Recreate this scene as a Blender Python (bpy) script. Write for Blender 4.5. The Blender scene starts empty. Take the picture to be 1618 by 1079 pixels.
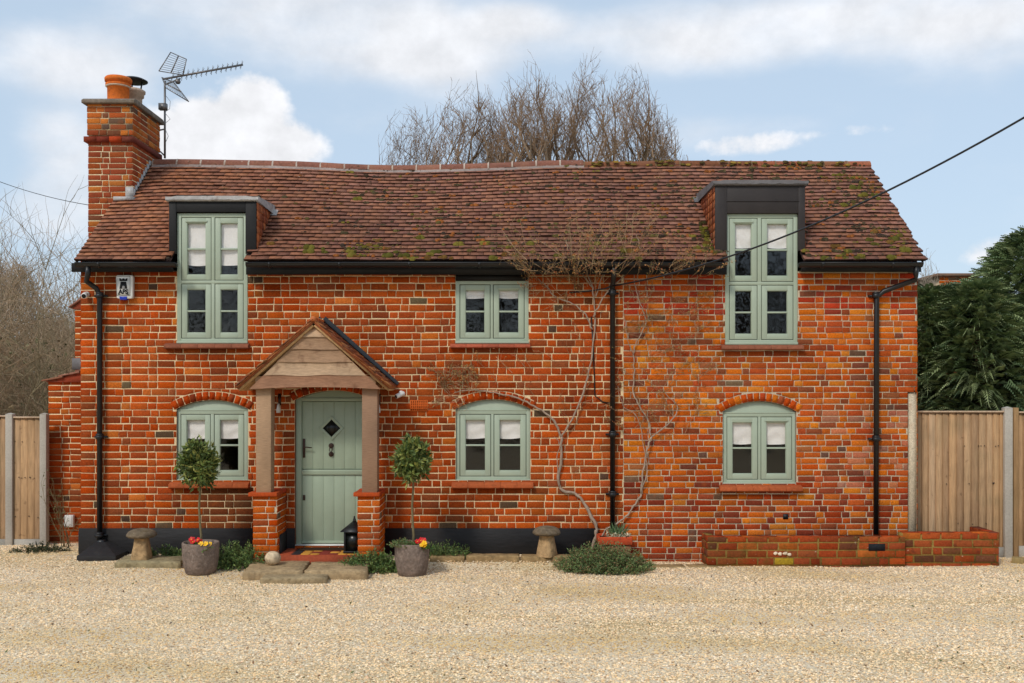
import bpy, math, random
import numpy as np
from mathutils import Vector, noise as mnoise

# ------------------------------------------------------------------ camera
SC = bpy.context.scene
D = 12.8          # camera distance to the front wall (wall front at y = 0)
F = 1536.0        # focal length in pixels of the 1618 px wide photograph
H = 2.36          # camera height
cam_d = bpy.data.cameras.new('camera'); cam = bpy.data.objects.new('camera', cam_d)
SC.collection.objects.link(cam); SC.camera = cam
cam.location = (0, -D, H); cam.rotation_euler = (math.radians(90), 0, 0)
cam_d.sensor_width = 36; cam_d.lens = 36 * F / 1618
cam_d.shift_y = 70.5 / 1618
cam_d.clip_end = 2000
SC.render.resolution_x = 1024; SC.render.resolution_y = 683

# ------------------------------------------------------------------ colour helpers
def s2l(c):
    c = c / 255.0
    return c / 12.92 if c <= 0.04045 else ((c + 0.055) / 1.055) ** 2.4
def C(r, g, b, k=1.0): return (s2l(r) * k, s2l(g) * k, s2l(b) * k)

# ------------------------------------------------------------------ world
SUN_EL = math.radians(44); SUN_AZ = math.radians(-32)     # azimuth measured at the wall: 0 = from the camera side
W = bpy.data.worlds.new('World'); SC.world = W; W.use_nodes = True
nt = W.node_tree; nt.nodes.clear()
def N(t, tree=None, **kw):
    n = (tree or nt).nodes.new(t)
    for k, v in kw.items(): setattr(n, k, v)
    return n
out = N('ShaderNodeOutputWorld'); bg = N('ShaderNodeBackground')
sky = N('ShaderNodeTexSky', sky_type='NISHITA'); sky.sun_disc = False
sky.sun_elevation = SUN_EL
sky.sun_rotation = math.pi - SUN_AZ if False else math.radians(180 + 32)
sky.air_density = 1.0; sky.dust_density = 1.6; sky.ozone_density = 1.6
SKYK = 0.085
L = nt.links.new
tc = N('ShaderNodeTexCoord')
def math_n(op, a, b=None, clamp=False):
    n = N('ShaderNodeMath', operation=op); n.use_clamp = clamp
    for i, v in enumerate((a, b)):
        if v is None: continue
        if isinstance(v, (int, float)): n.inputs[i].default_value = v
        else: L(v, n.inputs[i])
    return n.outputs[0]
def blob(px, py, rx, rz, s):
    d = Vector(((px - 809) / F, 1, (610 - py) / F)).normalized()
    a = N('ShaderNodeVectorMath', operation='SUBTRACT'); L(tc.outputs['Generated'], a.inputs[0]); a.inputs[1].default_value = d
    m = N('ShaderNodeVectorMath', operation='MULTIPLY'); L(a.outputs[0], m.inputs[0]); m.inputs[1].default_value = (F / rx, 2.0, F / rz)
    l = N('ShaderNodeVectorMath', operation='LENGTH'); L(m.outputs[0], l.inputs[0])
    mr = N('ShaderNodeMapRange'); mr.interpolation_type = 'SMOOTHSTEP'
    L(l.outputs['Value'], mr.inputs['Value'])
    mr.inputs['From Min'].default_value = 1.25; mr.inputs['From Max'].default_value = 0.25
    mr.inputs['To Min'].default_value = 0; mr.inputs['To Max'].default_value = s
    return mr.outputs[0]
def cloud_noise(scale, detail, rough, stretch):
    mp = N('ShaderNodeMapping'); L(tc.outputs['Generated'], mp.inputs[0]); mp.inputs['Scale'].default_value = (1, 1, stretch)
    n = N('ShaderNodeTexNoise'); L(mp.outputs[0], n.inputs['Vector'])
    n.inputs['Scale'].default_value = scale; n.inputs['Detail'].default_value = detail; n.inputs['Roughness'].default_value = rough
    return n.outputs['Fac']
# crisp cumulus
s = None
for b in [(390, 215, 105, 75, .42), (320, 200, 95, 55, .30), (405, 150, 50, 45, .34), (470, 235, 60, 40, .3), (270, 235, 60, 55, .3), (1350, 206, 70, 12, .22), (1590, 395, 80, 30, .34), (1180, 228, 110, 24, .34)]:
    v = blob(*b); s = v if s is None else math_n('ADD', s, v)
n1 = cloud_noise(24, 9, .58, 1.2)
den = math_n('ADD', s, math_n('MULTIPLY', n1, .80))
cum = N('ShaderNodeMapRange'); cum.interpolation_type = 'SMOOTHSTEP'; L(den, cum.inputs['Value'])
cum.inputs['From Min'].default_value = .54; cum.inputs['From Max'].default_value = .82
# soft high cloud
s = None
for b in [(520, 40, 330, 90, .42), (700, 90, 120, 70, .3), (1250, 45, 420, 62, .5), (1560, 70, 160, 60, .3), (820, 30, 80, 30, .3), (120, 90, 130, 60, .3), (100, 230, 70, 60, .38), (95, 330, 90, 60, .36), (60, 100, 160, 60, .12), (1150, 215, 150, 35, .2)]:
    v = blob(*b); s = v if s is None else math_n('ADD', s, v)
n2 = cloud_noise(7, 9, .58, 2.4)
den2 = math_n('ADD', s, math_n('MULTIPLY', n2, .62))
sof = N('ShaderNodeMapRange'); sof.interpolation_type = 'SMOOTHSTEP'; L(den2, sof.inputs['Value'])
sof.inputs['From Min'].default_value = .32; sof.inputs['From Max'].default_value = .92
sof.inputs['To Max'].default_value = .92
tot = math_n('MAXIMUM', cum.outputs[0], sof.outputs[0], True)
# cloud brightness
cr = N('ShaderNodeMapRange'); L(n1, cr.inputs['Value']); cr.inputs['From Min'].default_value = .3; cr.inputs['From Max'].default_value = .7
cr.inputs['To Min'].default_value = .86; cr.inputs['To Max'].default_value = 1.08
ccol = N('ShaderNodeVectorMath', operation='SCALE'); ccol.inputs[0].default_value = (8.3, 8.4, 8.7); L(cr.outputs[0], ccol.inputs['Scale'])
# thin veil: pale milky air over the blue
veil = N('ShaderNodeMix', data_type='RGBA'); veil.inputs['Factor'].default_value = .66
L(sky.outputs[0], veil.inputs['A']); veil.inputs['B'].default_value = (6.1, 7.5, 9.0, 1)
mixc = N('ShaderNodeMix', data_type='RGBA'); L(tot, mixc.inputs['Factor']); L(veil.outputs['Result'], mixc.inputs['A']); L(ccol.outputs[0], mixc.inputs['B'])
L(mixc.outputs['Result'], bg.inputs['Color']); bg.inputs['Strength'].default_value = SKYK
L(bg.outputs[0], out.inputs[0])

# ------------------------------------------------------------------ sun (soft, hazy daylight)
sd = bpy.data.lights.new('sun', 'SUN'); sd.energy = 1.5; sd.angle = math.radians(10); sd.color = (1.0, .955, .88)
so = bpy.data.objects.new('sun', sd); SC.collection.objects.link(so)
dv = Vector((math.sin(SUN_AZ) * math.cos(SUN_EL), -math.cos(SUN_AZ) * math.cos(SUN_EL), math.sin(SUN_EL)))
so.rotation_euler = dv.to_track_quat('Z', 'Y').to_euler(); so.location = (0, -20, 20)
SC.view_settings.view_transform = 'Standard'; SC.view_settings.look = 'None'
SC.view_settings.exposure = 0.40; SC.view_settings.gamma = 1

# ------------------------------------------------------------------ geometry helpers
def P(px, py, y=0.0):
    k = (D + y) / F
    return Vector(((px - 809) * k, y, H + (610 - py) * k))
def PX(px, y=0.0): return (px - 809) * (D + y) / F
def PZ(py, y=0.0): return H + (610 - py) * (D + y) / F
WL = {}
class M:
    def __init__(s):
        s.v = []; s.f = []; s.fc = []; s.chunks = []; s.c = (.5, .5, .5)
    def face(s, pts, col=None):
        n = len(s.v); s.v.extend([tuple(p) for p in pts]); s.f.append(list(range(n, n + len(pts)))); s.fc.append(col or s.c)
    def mesh(s, vs, fs, col=None):
        n = len(s.v); s.v.extend([tuple(p) for p in vs])
        for f in fs: s.f.append([n + i for i in f]); s.fc.append(col or s.c)
    def box(s, x0, x1, y0, y1, z0, z1, col=None, jit=0, rng=random):
        vs = [(x, y, z) for z in (z0, z1) for y in (y0, y1) for x in (x0, x1)]
        if jit: vs = [tuple(a + rng.uniform(-jit, jit) for a in v) for v in vs]
        s.mesh(vs, [(0, 2, 3, 1), (4, 5, 7, 6), (0, 1, 5, 4), (2, 6, 7, 3), (0, 4, 6, 2), (1, 3, 7, 5)], col)
    def prism(s, poly, axis, a, b, col=None):
        """poly: 2-D points; axis: 'x','y','z' extrusion axis"""
        def mk(p, t):
            return {'x': (t, p[0], p[1]), 'y': (p[0], t, p[1]), 'z': (p[0], p[1], t)}[axis]
        n = len(poly)
        s.mesh([mk(p, a) for p in poly] + [mk(p, b) for p in poly],
               [tuple(range(n))[::-1], tuple(range(n, 2 * n))] + [(i, (i + 1) % n, n + (i + 1) % n, n + i) for i in range(n)], col)
    def tube(s, pts, rad, n=6, col=None, cap=True):
        pts = [Vector(p) for p in pts]; k = len(pts)
        if not isinstance(rad, (list, tuple)): rad = [rad] * k
        vs = []; t0 = (pts[1] - pts[0]).normalized()
        u = t0.orthogonal().normalized()
        for i in range(k):
            t = (pts[min(i + 1, k - 1)] - pts[max(i - 1, 0)])
            t = t.normalized() if t.length > 1e-9 else t0
            u = u - t * u.dot(t)
            u = u.normalized() if u.length > 1e-6 else t.orthogonal().normalized()
            w = t.cross(u)
            for j in range(n):
                a = 2 * math.pi * j / n
                vs.append(pts[i] + (u * math.cos(a) + w * math.sin(a)) * rad[i])
        fs = [(i * n + j, i * n + (j + 1) % n, (i + 1) * n + (j + 1) % n, (i + 1) * n + j) for i in range(k - 1) for j in range(n)]
        if cap: fs += [tuple(range(n))[::-1], tuple(range((k - 1) * n, k * n))]
        s.mesh(vs, fs, col)
    def lathe(s, c, prof, n=20, col=None, sq=(1, 1), wob=0, rng=random):
        vs = []
        for r, z in prof:
            for j in range(n):
                a = 2 * math.pi * j / n
                q = r * (1 + (wob * mnoise.noise(Vector((math.cos(a) * 2 + c[0] * 5, math.sin(a) * 2, z * 6))) if wob else 0))
                vs.append((c[0] + q * math.cos(a) * sq[0], c[1] + q * math.sin(a) * sq[1], c[2] + z))
        k = len(prof)
        fs = [(i * n + j, i * n + (j + 1) % n, (i + 1) * n + (j + 1) % n, (i + 1) * n + j) for i in range(k - 1) for j in range(n)]
        fs += [tuple(range(n))[::-1], tuple(range((k - 1) * n, k * n))]
        s.mesh(vs, fs, col)
    def chunk(s, V, k, cols):
        """V: (n*k,3) array, faces of k consecutive vertices, cols (n,3)"""
        s.chunks.append((np.asarray(V, dtype=np.float32), k, np.asarray(cols, dtype=np.float32)))
    def build(s, name, mat, parent=None, smooth=False, bevel=0, sub=0, recentre=True, origin=None):
        nv = len(s.v); V = [np.array(s.v, dtype=np.float32).reshape(-1, 3)]
        li = [np.array([i for f in s.f for i in f], dtype=np.int32)]
        ln = [np.array([len(f) for f in s.f], dtype=np.int32)]
        cc = [np.array(s.fc, dtype=np.float32).reshape(-1, 3)]
        for cv, k, col in s.chunks:
            V.append(cv); li.append(np.arange(len(cv), dtype=np.int32) + nv); nv += len(cv)
            ln.append(np.full(len(cv) // k, k, dtype=np.int32)); cc.append(col)
        V = np.concatenate(V); li = np.concatenate(li); ln = np.concatenate(ln); cc = np.concatenate(cc)
        org = np.zeros(3, dtype=np.float32)
        if parent is None and recentre:
            lo, hi = V.min(0), V.max(0); org = np.array([(lo[0] + hi[0]) / 2, (lo[1] + hi[1]) / 2, lo[2]], dtype=np.float32)
        V = V - org
        me = bpy.data.meshes.new(name)
        me.vertices.add(len(V)); me.vertices.foreach_set('co', V.ravel())
        me.loops.add(len(li)); me.loops.foreach_set('vertex_index', li)
        me.polygons.add(len(ln)); st = np.concatenate([[0], np.cumsum(ln)[:-1]]).astype(np.int32)
        me.polygons.foreach_set('loop_start', st); me.polygons.foreach_set('loop_total', ln)
        if smooth: me.polygons.foreach_set('use_smooth', np.ones(len(ln), dtype=bool))
        me.update(calc_edges=True); me.validate()
        if len(me.polygons) == len(ln):
            a = me.attributes.new('Col', 'FLOAT_COLOR', 'FACE')
            a.data.foreach_set('color', np.concatenate([cc, np.ones((len(cc), 1), dtype=np.float32)], 1).ravel())
        me.materials.append(mat)
        o = bpy.data.objects.new(name, me); SC.collection.objects.link(o)
        if parent is not None:
            o.parent = parent; o.location = tuple(-x for x in WL[parent.name]); WL[o.name] = (0, 0, 0)
        else:
            o.location = tuple(float(x) for x in org); WL[o.name] = tuple(float(x) for x in org)
        if bevel:
            b = o.modifiers.new('bevel', 'BEVEL'); b.width = bevel; b.segments = 2; b.limit_method = 'ANGLE'; b.angle_limit = .6
        if sub:
            b = o.modifiers.new('sub', 'SUBSURF'); b.levels = sub; b.render_levels = sub
        return o
def tag(o, label=None, cat=None, group=None, kind=None):
    if label: o['label'] = label
    if cat: o['category'] = cat
    if group: o['group'] = group
    if kind: o['kind'] = kind
    return o
def thing(name, loc, label, cat, group=None):
    o = bpy.data.objects.new(name, None); SC.collection.objects.link(o); o.location = loc; o.empty_display_size = .1
    WL[o.name] = tuple(loc); return tag(o, label, cat, group)

# ------------------------------------------------------------------ materials
def mk(name, col=None, ns=20, amt=.25, rough=.85, bump=.3, bdist=.01, metallic=0, stretch=(1, 1, 1), big=0, bigscale=.8, spec=.3, detail=6, spots=None, coat=0):
    m = bpy.data.materials.new(name); m.use_nodes = True; t = m.node_tree; t.nodes.clear()
    Lk = t.links.new
    def n(ty, **kw): return N(ty, t, **kw)
    o = n('ShaderNodeOutputMaterial'); p = n('ShaderNodeBsdfPrincipled'); Lk(p.outputs[0], o.inputs[0])
    p.inputs['Roughness'].default_value = rough; p.inputs['Metallic'].default_value = metallic
    p.inputs['Specular IOR Level'].default_value = spec
    if coat: p.inputs['Coat Weight'].default_value = coat
    g = n('ShaderNodeNewGeometry'); mp = n('ShaderNodeMapping'); Lk(g.outputs['Position'], mp.inputs[0]); mp.inputs['Scale'].default_value = stretch
    nz = n('ShaderNodeTexNoise'); Lk(mp.outputs[0], nz.inputs['Vector']); nz.inputs['Scale'].default_value = ns; nz.inputs['Detail'].default_value = detail; nz.inputs['Roughness'].default_value = .62
    if col is None:
        a = n('ShaderNodeAttribute', attribute_name='Col'); base = a.outputs['Color']
    else:
        a = n('ShaderNodeRGB'); a.outputs[0].default_value = (*col, 1); base = a.outputs[0]
    mr = n('ShaderNodeMapRange'); Lk(nz.outputs['Fac'], mr.inputs['Value']); mr.inputs['From Min'].default_value = .25; mr.inputs['From Max'].default_value = .75
    mr.inputs['To Min'].default_value = 1 - amt; mr.inputs['To Max'].default_value = 1 + amt
    v = n('ShaderNodeVectorMath', operation='SCALE'); Lk(base, v.inputs[0]); Lk(mr.outputs[0], v.inputs['Scale']); cur = v.outputs[0]
    if big:
        n2 = n('ShaderNodeTexNoise'); Lk(g.outputs['Position'], n2.inputs['Vector']); n2.inputs['Scale'].default_value = bigscale; n2.inputs['Detail'].default_value = 4
        m2 = n('ShaderNodeMapRange'); Lk(n2.outputs['Fac'], m2.inputs['Value']); m2.inputs['From Min'].default_value = .3; m2.inputs['From Max'].default_value = .7
        m2.inputs['To Min'].default_value = 1 - big; m2.inputs['To Max'].default_value = 1 + big
        v2 = n('ShaderNodeVectorMath', operation='SCALE'); Lk(cur, v2.inputs[0]); Lk(m2.outputs[0], v2.inputs['Scale']); cur = v2.outputs[0]
    for sp in (spots or []):
        scol, sscale, lo, hi, f = sp
        n3 = n('ShaderNodeTexNoise'); Lk(g.outputs['Position'], n3.inputs['Vector']); n3.inputs['Scale'].default_value = sscale; n3.inputs['Detail'].default_value = 3
        m3 = n('ShaderNodeMapRange'); Lk(n3.outputs['Fac'], m3.inputs['Value']); m3.inputs['From Min'].default_value = lo; m3.inputs['From Max'].default_value = hi
        m3.inputs['To Max'].default_value = f
        mx = n('ShaderNodeMix', data_type='RGBA'); Lk(m3.outputs[0], mx.inputs['Factor']); Lk(cur, mx.inputs['A']); mx.inputs['B'].default_value = (*scol, 1); cur = mx.outputs['Result']
    Lk(cur, p.inputs['Base Color'])
    if bump:
        b = n('ShaderNodeBump'); b.inputs['Strength'].default_value = bump; b.inputs['Distance'].default_value = bdist
        Lk(nz.outputs['Fac'], b.inputs['Height']); Lk(b.outputs[0], p.inputs['Normal'])
    return m
MT = {}
MT['masonry'] = mk('masonry', None, 70, .40, .95, .7, .006, big=.12, bigscale=1.1, spec=.04,
                   spots=[(C(84, 50, 34), 9, .60, .80, .4), (C(176, 128, 88), 34, .68, .82, .4), (C(176, 88, 34), 6, .60, .72, .3), (C(70, 52, 40), 44, .66, .76, .55)])
MT['planter'] = mk('mossy_brick', None, 45, .32, .93, .8, .007, big=.15, bigscale=2, spec=.15,
                   spots=[(C(92, 78, 28), 7, .54, .72, .5), (C(60, 42, 34), 11, .6, .75, .6), (C(220, 205, 180), 26, .71, .78, .6)])
MT['tile'] = mk('clay_roof_tile', None, 30, .28, .9, .5, .006, big=.10, bigscale=.7, spec=.2,
                spots=[(C(205, 190, 172), 24, .70, .76, .6), (C(64, 52, 36), 13, .60, .72, .65), (C(150, 108, 84), 5, .5, .7, .4)])
MT['paint'] = mk('sage_paint', C(163, 174, 153), 6, .05, .42, .05, .001, spec=.4)
MT['door_paint'] = mk('door_paint', C(156, 170, 147), 6, .06, .4, .05, .001, spec=.4)
MT['black'] = mk('black_board', C(23, 22, 22), 10, .3, .6, .3, .003, spec=.3)
MT['black_iron'] = mk('black_iron', C(17, 17, 19), 30, .3, .42, .25, .002, spec=.5)
MT['plinth'] = mk('black_masonry_paint', C(36, 34, 34), 14, .3, .68, .7, .01, stretch=(.5, .5, 2.2), spec=.35, spots=[(C(70, 66, 60), 5, .62, .8, .35)])
MT['greylead'] = mk('grey_lead', C(104, 100, 100), 14, .2, .6, .5, .006, big=.2, bigscale=4, spec=.3)
MT['lead'] = mk('lead', C(172, 168, 164), 14, .2, .6, .5, .006, big=.2, bigscale=4, spec=.4, spots=[(C(96, 82, 76), 8, .55, .7, .6)])
MT['darklead'] = mk('dark_lead', C(34, 36, 40), 14, .3, .5, .4, .004, spec=.4)
MT['oak'] = mk('weathered_oak', None, 12, .30, .8, .5, .004, stretch=(1, 1, 14), spec=.2, big=.12, bigscale=3)
MT['oakh'] = mk('weathered_oak_boards', None, 10, .28, .8, .6, .005, stretch=(1.2, 1, 9), spec=.2, big=.14, bigscale=4, spots=[(C(92, 58, 40), 7, .56, .72, .6)])
MT['fence'] = mk('fence_timber', None, 9, .30, .82, .4, .004, stretch=(5, 5, .45), spec=.2, big=.12, bigscale=2, spots=[(C(92, 66, 44), 10, .66, .74, .5), (C(112, 106, 76), 1.7, .52, .75, .35)])
MT['concrete'] = mk('concrete', C(172, 164, 152), 40, .16, .9, .4, .004, big=.12, bigscale=2, spec=.2)
MT['stone'] = mk('old_stone', None, 22, .36, .93, .9, .012, big=.2, bigscale=6, spec=.15, spots=[(C(88, 74, 50), 12, .56, .7, .55), (C(200, 180, 150), 30, .68, .78, .4)])
MT['potstone'] = mk('pot_stone', C(126, 110, 99), 30, .42, .93, 1.0, .012, big=.2, bigscale=7, spec=.15, spots=[(C(168, 152, 138), 22, .6, .72, .5)])
MT['terra'] = mk('terracotta', None, 30, .25, .85, .4, .004, big=.1, bigscale=5, spec=.2, spots=[(C(110, 70, 50), 12, .62, .75, .5)])
MT['leaf'] = mk('foliage', None, 30, .2, .55, 0, spec=.35)
MT['moss'] = mk('moss', None, 90, .35, .95, 1.0, .01, spec=.05)
MT['bark'] = mk('bark', None, 25, .3, .92, .6, .01, stretch=(1, 1, .3), spec=.1)
MT['twig'] = mk('twig', None, 30, .2, .9, 0, spec=.1)
MT['fabric'] = mk('blind_linen', C(232, 226, 219), 40, .05, .95, .3, .003, spec=.05)
MT['white'] = mk('white_plastic', C(222, 220, 214), 20, .03, .4, 0, spec=.5)
MT['plain'] = mk('plain', None, 40, .06, .5, 0, spec=.4)
MT['metal'] = mk('galvanised_metal', C(122, 118, 116), 30, .2, .45, .1, .001, metallic=.7, spec=.5)
MT['pebble'] = mk('pebble', None, 60, .12, .8, 0, spec=.25)
MT['ink'] = mk('black_ink', C(18, 18, 20), 20, .05, .5, 0)
def glass_mat():
    m = bpy.data.materials.new('window_glass'); m.use_nodes = True; t = m.node_tree; t.nodes.clear(); Lk = t.links.new
    o = N('ShaderNodeOutputMaterial', t); mx = N('ShaderNodeMixShader', t); tr = N('ShaderNodeBsdfTransparent', t); gl = N('ShaderNodeBsdfGlossy', t)
    tr.inputs[0].default_value = (.98, .98, .98, 1); gl.inputs['Roughness'].default_value = .01
    g = N('ShaderNodeNewGeometry', t); dt = N('ShaderNodeVectorMath', t, operation='DOT_PRODUCT'); Lk(g.outputs['Incoming'], dt.inputs[0]); Lk(g.outputs['Normal'], dt.inputs[1])
    ab = N('ShaderNodeMath', t, operation='ABSOLUTE'); Lk(dt.outputs['Value'], ab.inputs[0]); iv = N('ShaderNodeMath', t, operation='SUBTRACT'); iv.inputs[0].default_value = 1; Lk(ab.outputs[0], iv.inputs[1])
    pw = N('ShaderNodeMath', t, operation='POWER'); Lk(iv.outputs[0], pw.inputs[0]); pw.inputs[1].default_value = 5
    fr = N('ShaderNodeMath', t, operation='MULTIPLY_ADD'); Lk(pw.outputs[0], fr.inputs[0]); fr.inputs[1].default_value = .92; fr.inputs[2].default_value = .075
    nz = N('ShaderNodeTexNoise', t); Lk(g.outputs['Position'], nz.inputs['Vector']); nz.inputs['Scale'].default_value = 4.5
    b = N('ShaderNodeBump', t); b.inputs['Strength'].default_value = .25; b.inputs['Distance'].default_value = .01; Lk(nz.outputs['Fac'], b.inputs['Height']); Lk(b.outputs[0], gl.inputs['Normal'])
    Lk(fr.outputs[0], mx.inputs[0]); Lk(tr.outputs[0], mx.inputs[1]); Lk(gl.outputs[0], mx.inputs[2]); Lk(mx.outputs[0], o.inputs[0])
    return m
MT['glass'] = glass_mat()
# ================================================================== GROUND
def sm(a, b, x):
    t = max(0.0, min(1.0, (x - a) / (b - a))); return t * t * (3 - 2 * t)
def ground_z(x, y):
    z = .05 + .10 * sm(-2.6, -4.6, x) * sm(-1.3, -.2, y)
    z += .09 * sm(-.62, -.42, y) * sm(-2.2, -1.6, x) * sm(1.75, 1.3, x)
    z += .012 * mnoise.noise(Vector((x * 1.1, y * 1.4, 0))) + .006 * mnoise.noise(Vector((x * 4, y * 5, 3)))
    return z
def ground():
    m = M()
    xs = [-400, -150, -60, -30, -18] + list(np.arange(-12, 12.01, .15)) + [18, 30, 60, 150, 400]
    ys = [-150, -60, -30, -18] + list(np.arange(-13, 4.01, .12)) + [7, 12, 20, 40, 90, 200, 500]
    for y in ys:
        for x in xs:
            m.v.append((x, y, ground_z(x, y) if abs(x) < 13 and -14 < y < 5 else .04))
    nx = len(xs)
    for j in range(len(ys) - 1):
        for i in range(nx - 1):
            a = j * nx + i; m.f.append([a, a + 1, a + nx + 1, a + nx]); m.fc.append((.5, .5, .5))
    mt = bpy.data.materials.new('gravel'); mt.use_nodes = True; t = mt.node_tree; t.nodes.clear(); Lk = t.links.new
    def n(ty, **kw): return N(ty, t, **kw)
    o = n('ShaderNodeOutputMaterial'); p = n('ShaderNodeBsdfPrincipled'); Lk(p.outputs[0], o.inputs[0]); p.inputs['Roughness'].default_value = .9; p.inputs['Specular IOR Level'].default_value = .2
    g = n('ShaderNodeNewGeometry')
    vo = n('ShaderNodeTexVoronoi'); Lk(g.outputs['Position'], vo.inputs['Vector']); vo.inputs['Scale'].default_value = 74
    vo2 = n('ShaderNodeTexVoronoi'); Lk(g.outputs['Position'], vo2.inputs['Vector']); vo2.inputs['Scale'].default_value = 74; vo2.feature = 'DISTANCE_TO_EDGE'
    sx = n('ShaderNodeSeparateColor'); Lk(vo.outputs['Color'], sx.inputs[0])
    r = n('ShaderNodeValToRGB'); Lk(sx.outputs[0], r.inputs[0]); e = r.color_ramp.elements
    e[0].position = 0; e[0].color = (*C(120, 90, 62), 1); e[1].position = 1; e[1].color = (*C(244, 230, 204), 1)
    for pos, c in ((.06, (176, 132, 92)), (.2, (228, 196, 154)), (.55, (244, 220, 182)), (.85, (250, 234, 206))):
        x = e.new(pos); x.color = (*C(*c), 1)
    ed = n('ShaderNodeMapRange'); Lk(vo2.outputs['Distance'], ed.inputs['Value']); ed.inputs['From Max'].default_value = .16; ed.inputs['To Min'].default_value = .62
    sc = n('ShaderNodeVectorMath', operation='SCALE'); Lk(r.outputs[0], sc.inputs[0]); Lk(ed.outputs[0], sc.inputs['Scale'])
    # greenish algae where the gravel is trodden
    nz = n('ShaderNodeTexNoise'); mp = n('ShaderNodeMapping'); Lk(g.outputs['Position'], mp.inputs[0]); mp.inputs['Scale'].default_value = (.35, 1.0, 1); Lk(mp.outputs[0], nz.inputs['Vector']); nz.inputs['Scale'].default_value = 1.1; nz.inputs['Detail'].default_value = 5
    mr = n('ShaderNodeMapRange'); Lk(nz.outputs['Fac'], mr.inputs['Value']); mr.inputs['From Min'].default_value = .46; mr.inputs['From Max'].default_value = .66; mr.inputs['To Max'].default_value = .8
    mx = n('ShaderNodeMix', data_type='RGBA', blend_type='MULTIPLY'); Lk(mr.outputs[0], mx.inputs['Factor']); Lk(sc.outputs[0], mx.inputs['A']); mx.inputs['B'].default_value = (.82, .77, .60, 1)
    # rough grass beyond the yard
    sp = n('ShaderNodeSeparateXYZ'); Lk(g.outputs['Position'], sp.inputs[0])
    gr = n('ShaderNodeMapRange'); Lk(sp.outputs['Y'], gr.inputs['Value']); gr.inputs['From Min'].default_value = 2.2; gr.inputs['From Max'].default_value = 2.6
    n4 = n('ShaderNodeTexNoise'); Lk(g.outputs['Position'], n4.inputs['Vector']); n4.inputs['Scale'].default_value = 3
    gc = n('ShaderNodeMix', data_type='RGBA'); Lk(n4.outputs['Fac'], gc.inputs['Factor']); gc.inputs['A'].default_value = (.03, .05, .015, 1); gc.inputs['B'].default_value = (.09, .10, .04, 1)
    m2 = n('ShaderNodeMix', data_type='RGBA'); Lk(gr.outputs[0], m2.inputs['Factor']); Lk(mx.outputs['Result'], m2.inputs['A']); Lk(gc.outputs['Result'], m2.inputs['B'])
    Lk(m2.outputs['Result'], p.inputs['Base Color'])
    b = n('ShaderNodeBump'); b.inputs['Strength'].default_value = .9; b.inputs['Distance'].default_value = .012; Lk(vo2.outputs['Distance'], b.inputs['Height']); Lk(b.outputs[0], p.inputs['Normal'])
    ob = m.build('ground', mt, smooth=True, recentre=False); tag(ob, kind='structure')
ground()
def pebbles():
    rng = np.random.default_rng(5); n = 90000
    y = -5.6 + 6.4 * rng.random(n) ** 1.0; x = (rng.random(n) - .5) * 2 * (.56 * (D + y) + .3)
    keep = ~((y > -.02) & (x > -5.7) & (x < 5.25)); x, y = x[keep], y[keep]; n = len(x)
    z = np.array([ground_z(a, b) for a, b in zip(x, y)])
    r = .0045 + .0062 * rng.random(n) ** 1.8
    base = np.array([(1, 0, 0), (0, 1, 0), (-1, 0, 0), (0, -1, 0), (0, 0, 1), (0, 0, -1)], float)
    tri = [(0, 1, 4), (1, 2, 4), (2, 3, 4), (3, 0, 4), (1, 0, 5), (2, 1, 5), (3, 2, 5), (0, 3, 5)]
    v = base[None] * (1 + .45 * (rng.random((n, 6, 1)) - .3)) + .2 * (rng.random((n, 6, 3)) - .5)
    a = rng.random(n) * 6.28; ca, sa = np.cos(a), np.sin(a)
    v = np.stack([v[..., 0] * ca[:, None] - v[..., 1] * sa[:, None], v[..., 0] * sa[:, None] + v[..., 1] * ca[:, None], v[..., 2] * .75], -1)
    v = v * r[:, None, None] * np.array([1.25, .95, 1]) + np.stack([x, y, z + r * .25], -1)[:, None]
    V = v[:, tri].reshape(-1, 3)
    pal = np.array([C(252, 232, 192), C(255, 246, 224), C(242, 212, 162), C(228, 188, 130), C(250, 224, 176), C(210, 166, 114), C(150, 116, 86), C(100, 86, 76), C(250, 216, 182)])
    pr = np.array([.24, .12, .2, .09, .24, .04, .02, .008, .042]); c = (pal[rng.choice(len(pal), n, p=pr / pr.sum())] * .75 + .25 * np.array(C(242, 220, 186))) * np.array([1.06, 1.0, .965]) * (.85 + .2 * rng.random((n, 1)))
    gm = np.array([mnoise.noise(Vector((a * .4, b * 1.1, 7))) for a, b in zip(x, y)]); gm = np.clip((gm - .02) * 3, 0, 1)[:, None]
    c = c * (1 - gm * .85 * (1 - np.array([.74, .69, .50])))
    m = M(); m.chunk(V, 3, np.repeat(c, 8, 0))
    tag(m.build('gravel_stones', MT['pebble'], recentre=False), 'pale golden gravel chippings spread over the whole drive', 'gravel', kind='stuff')
pebbles()

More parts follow.
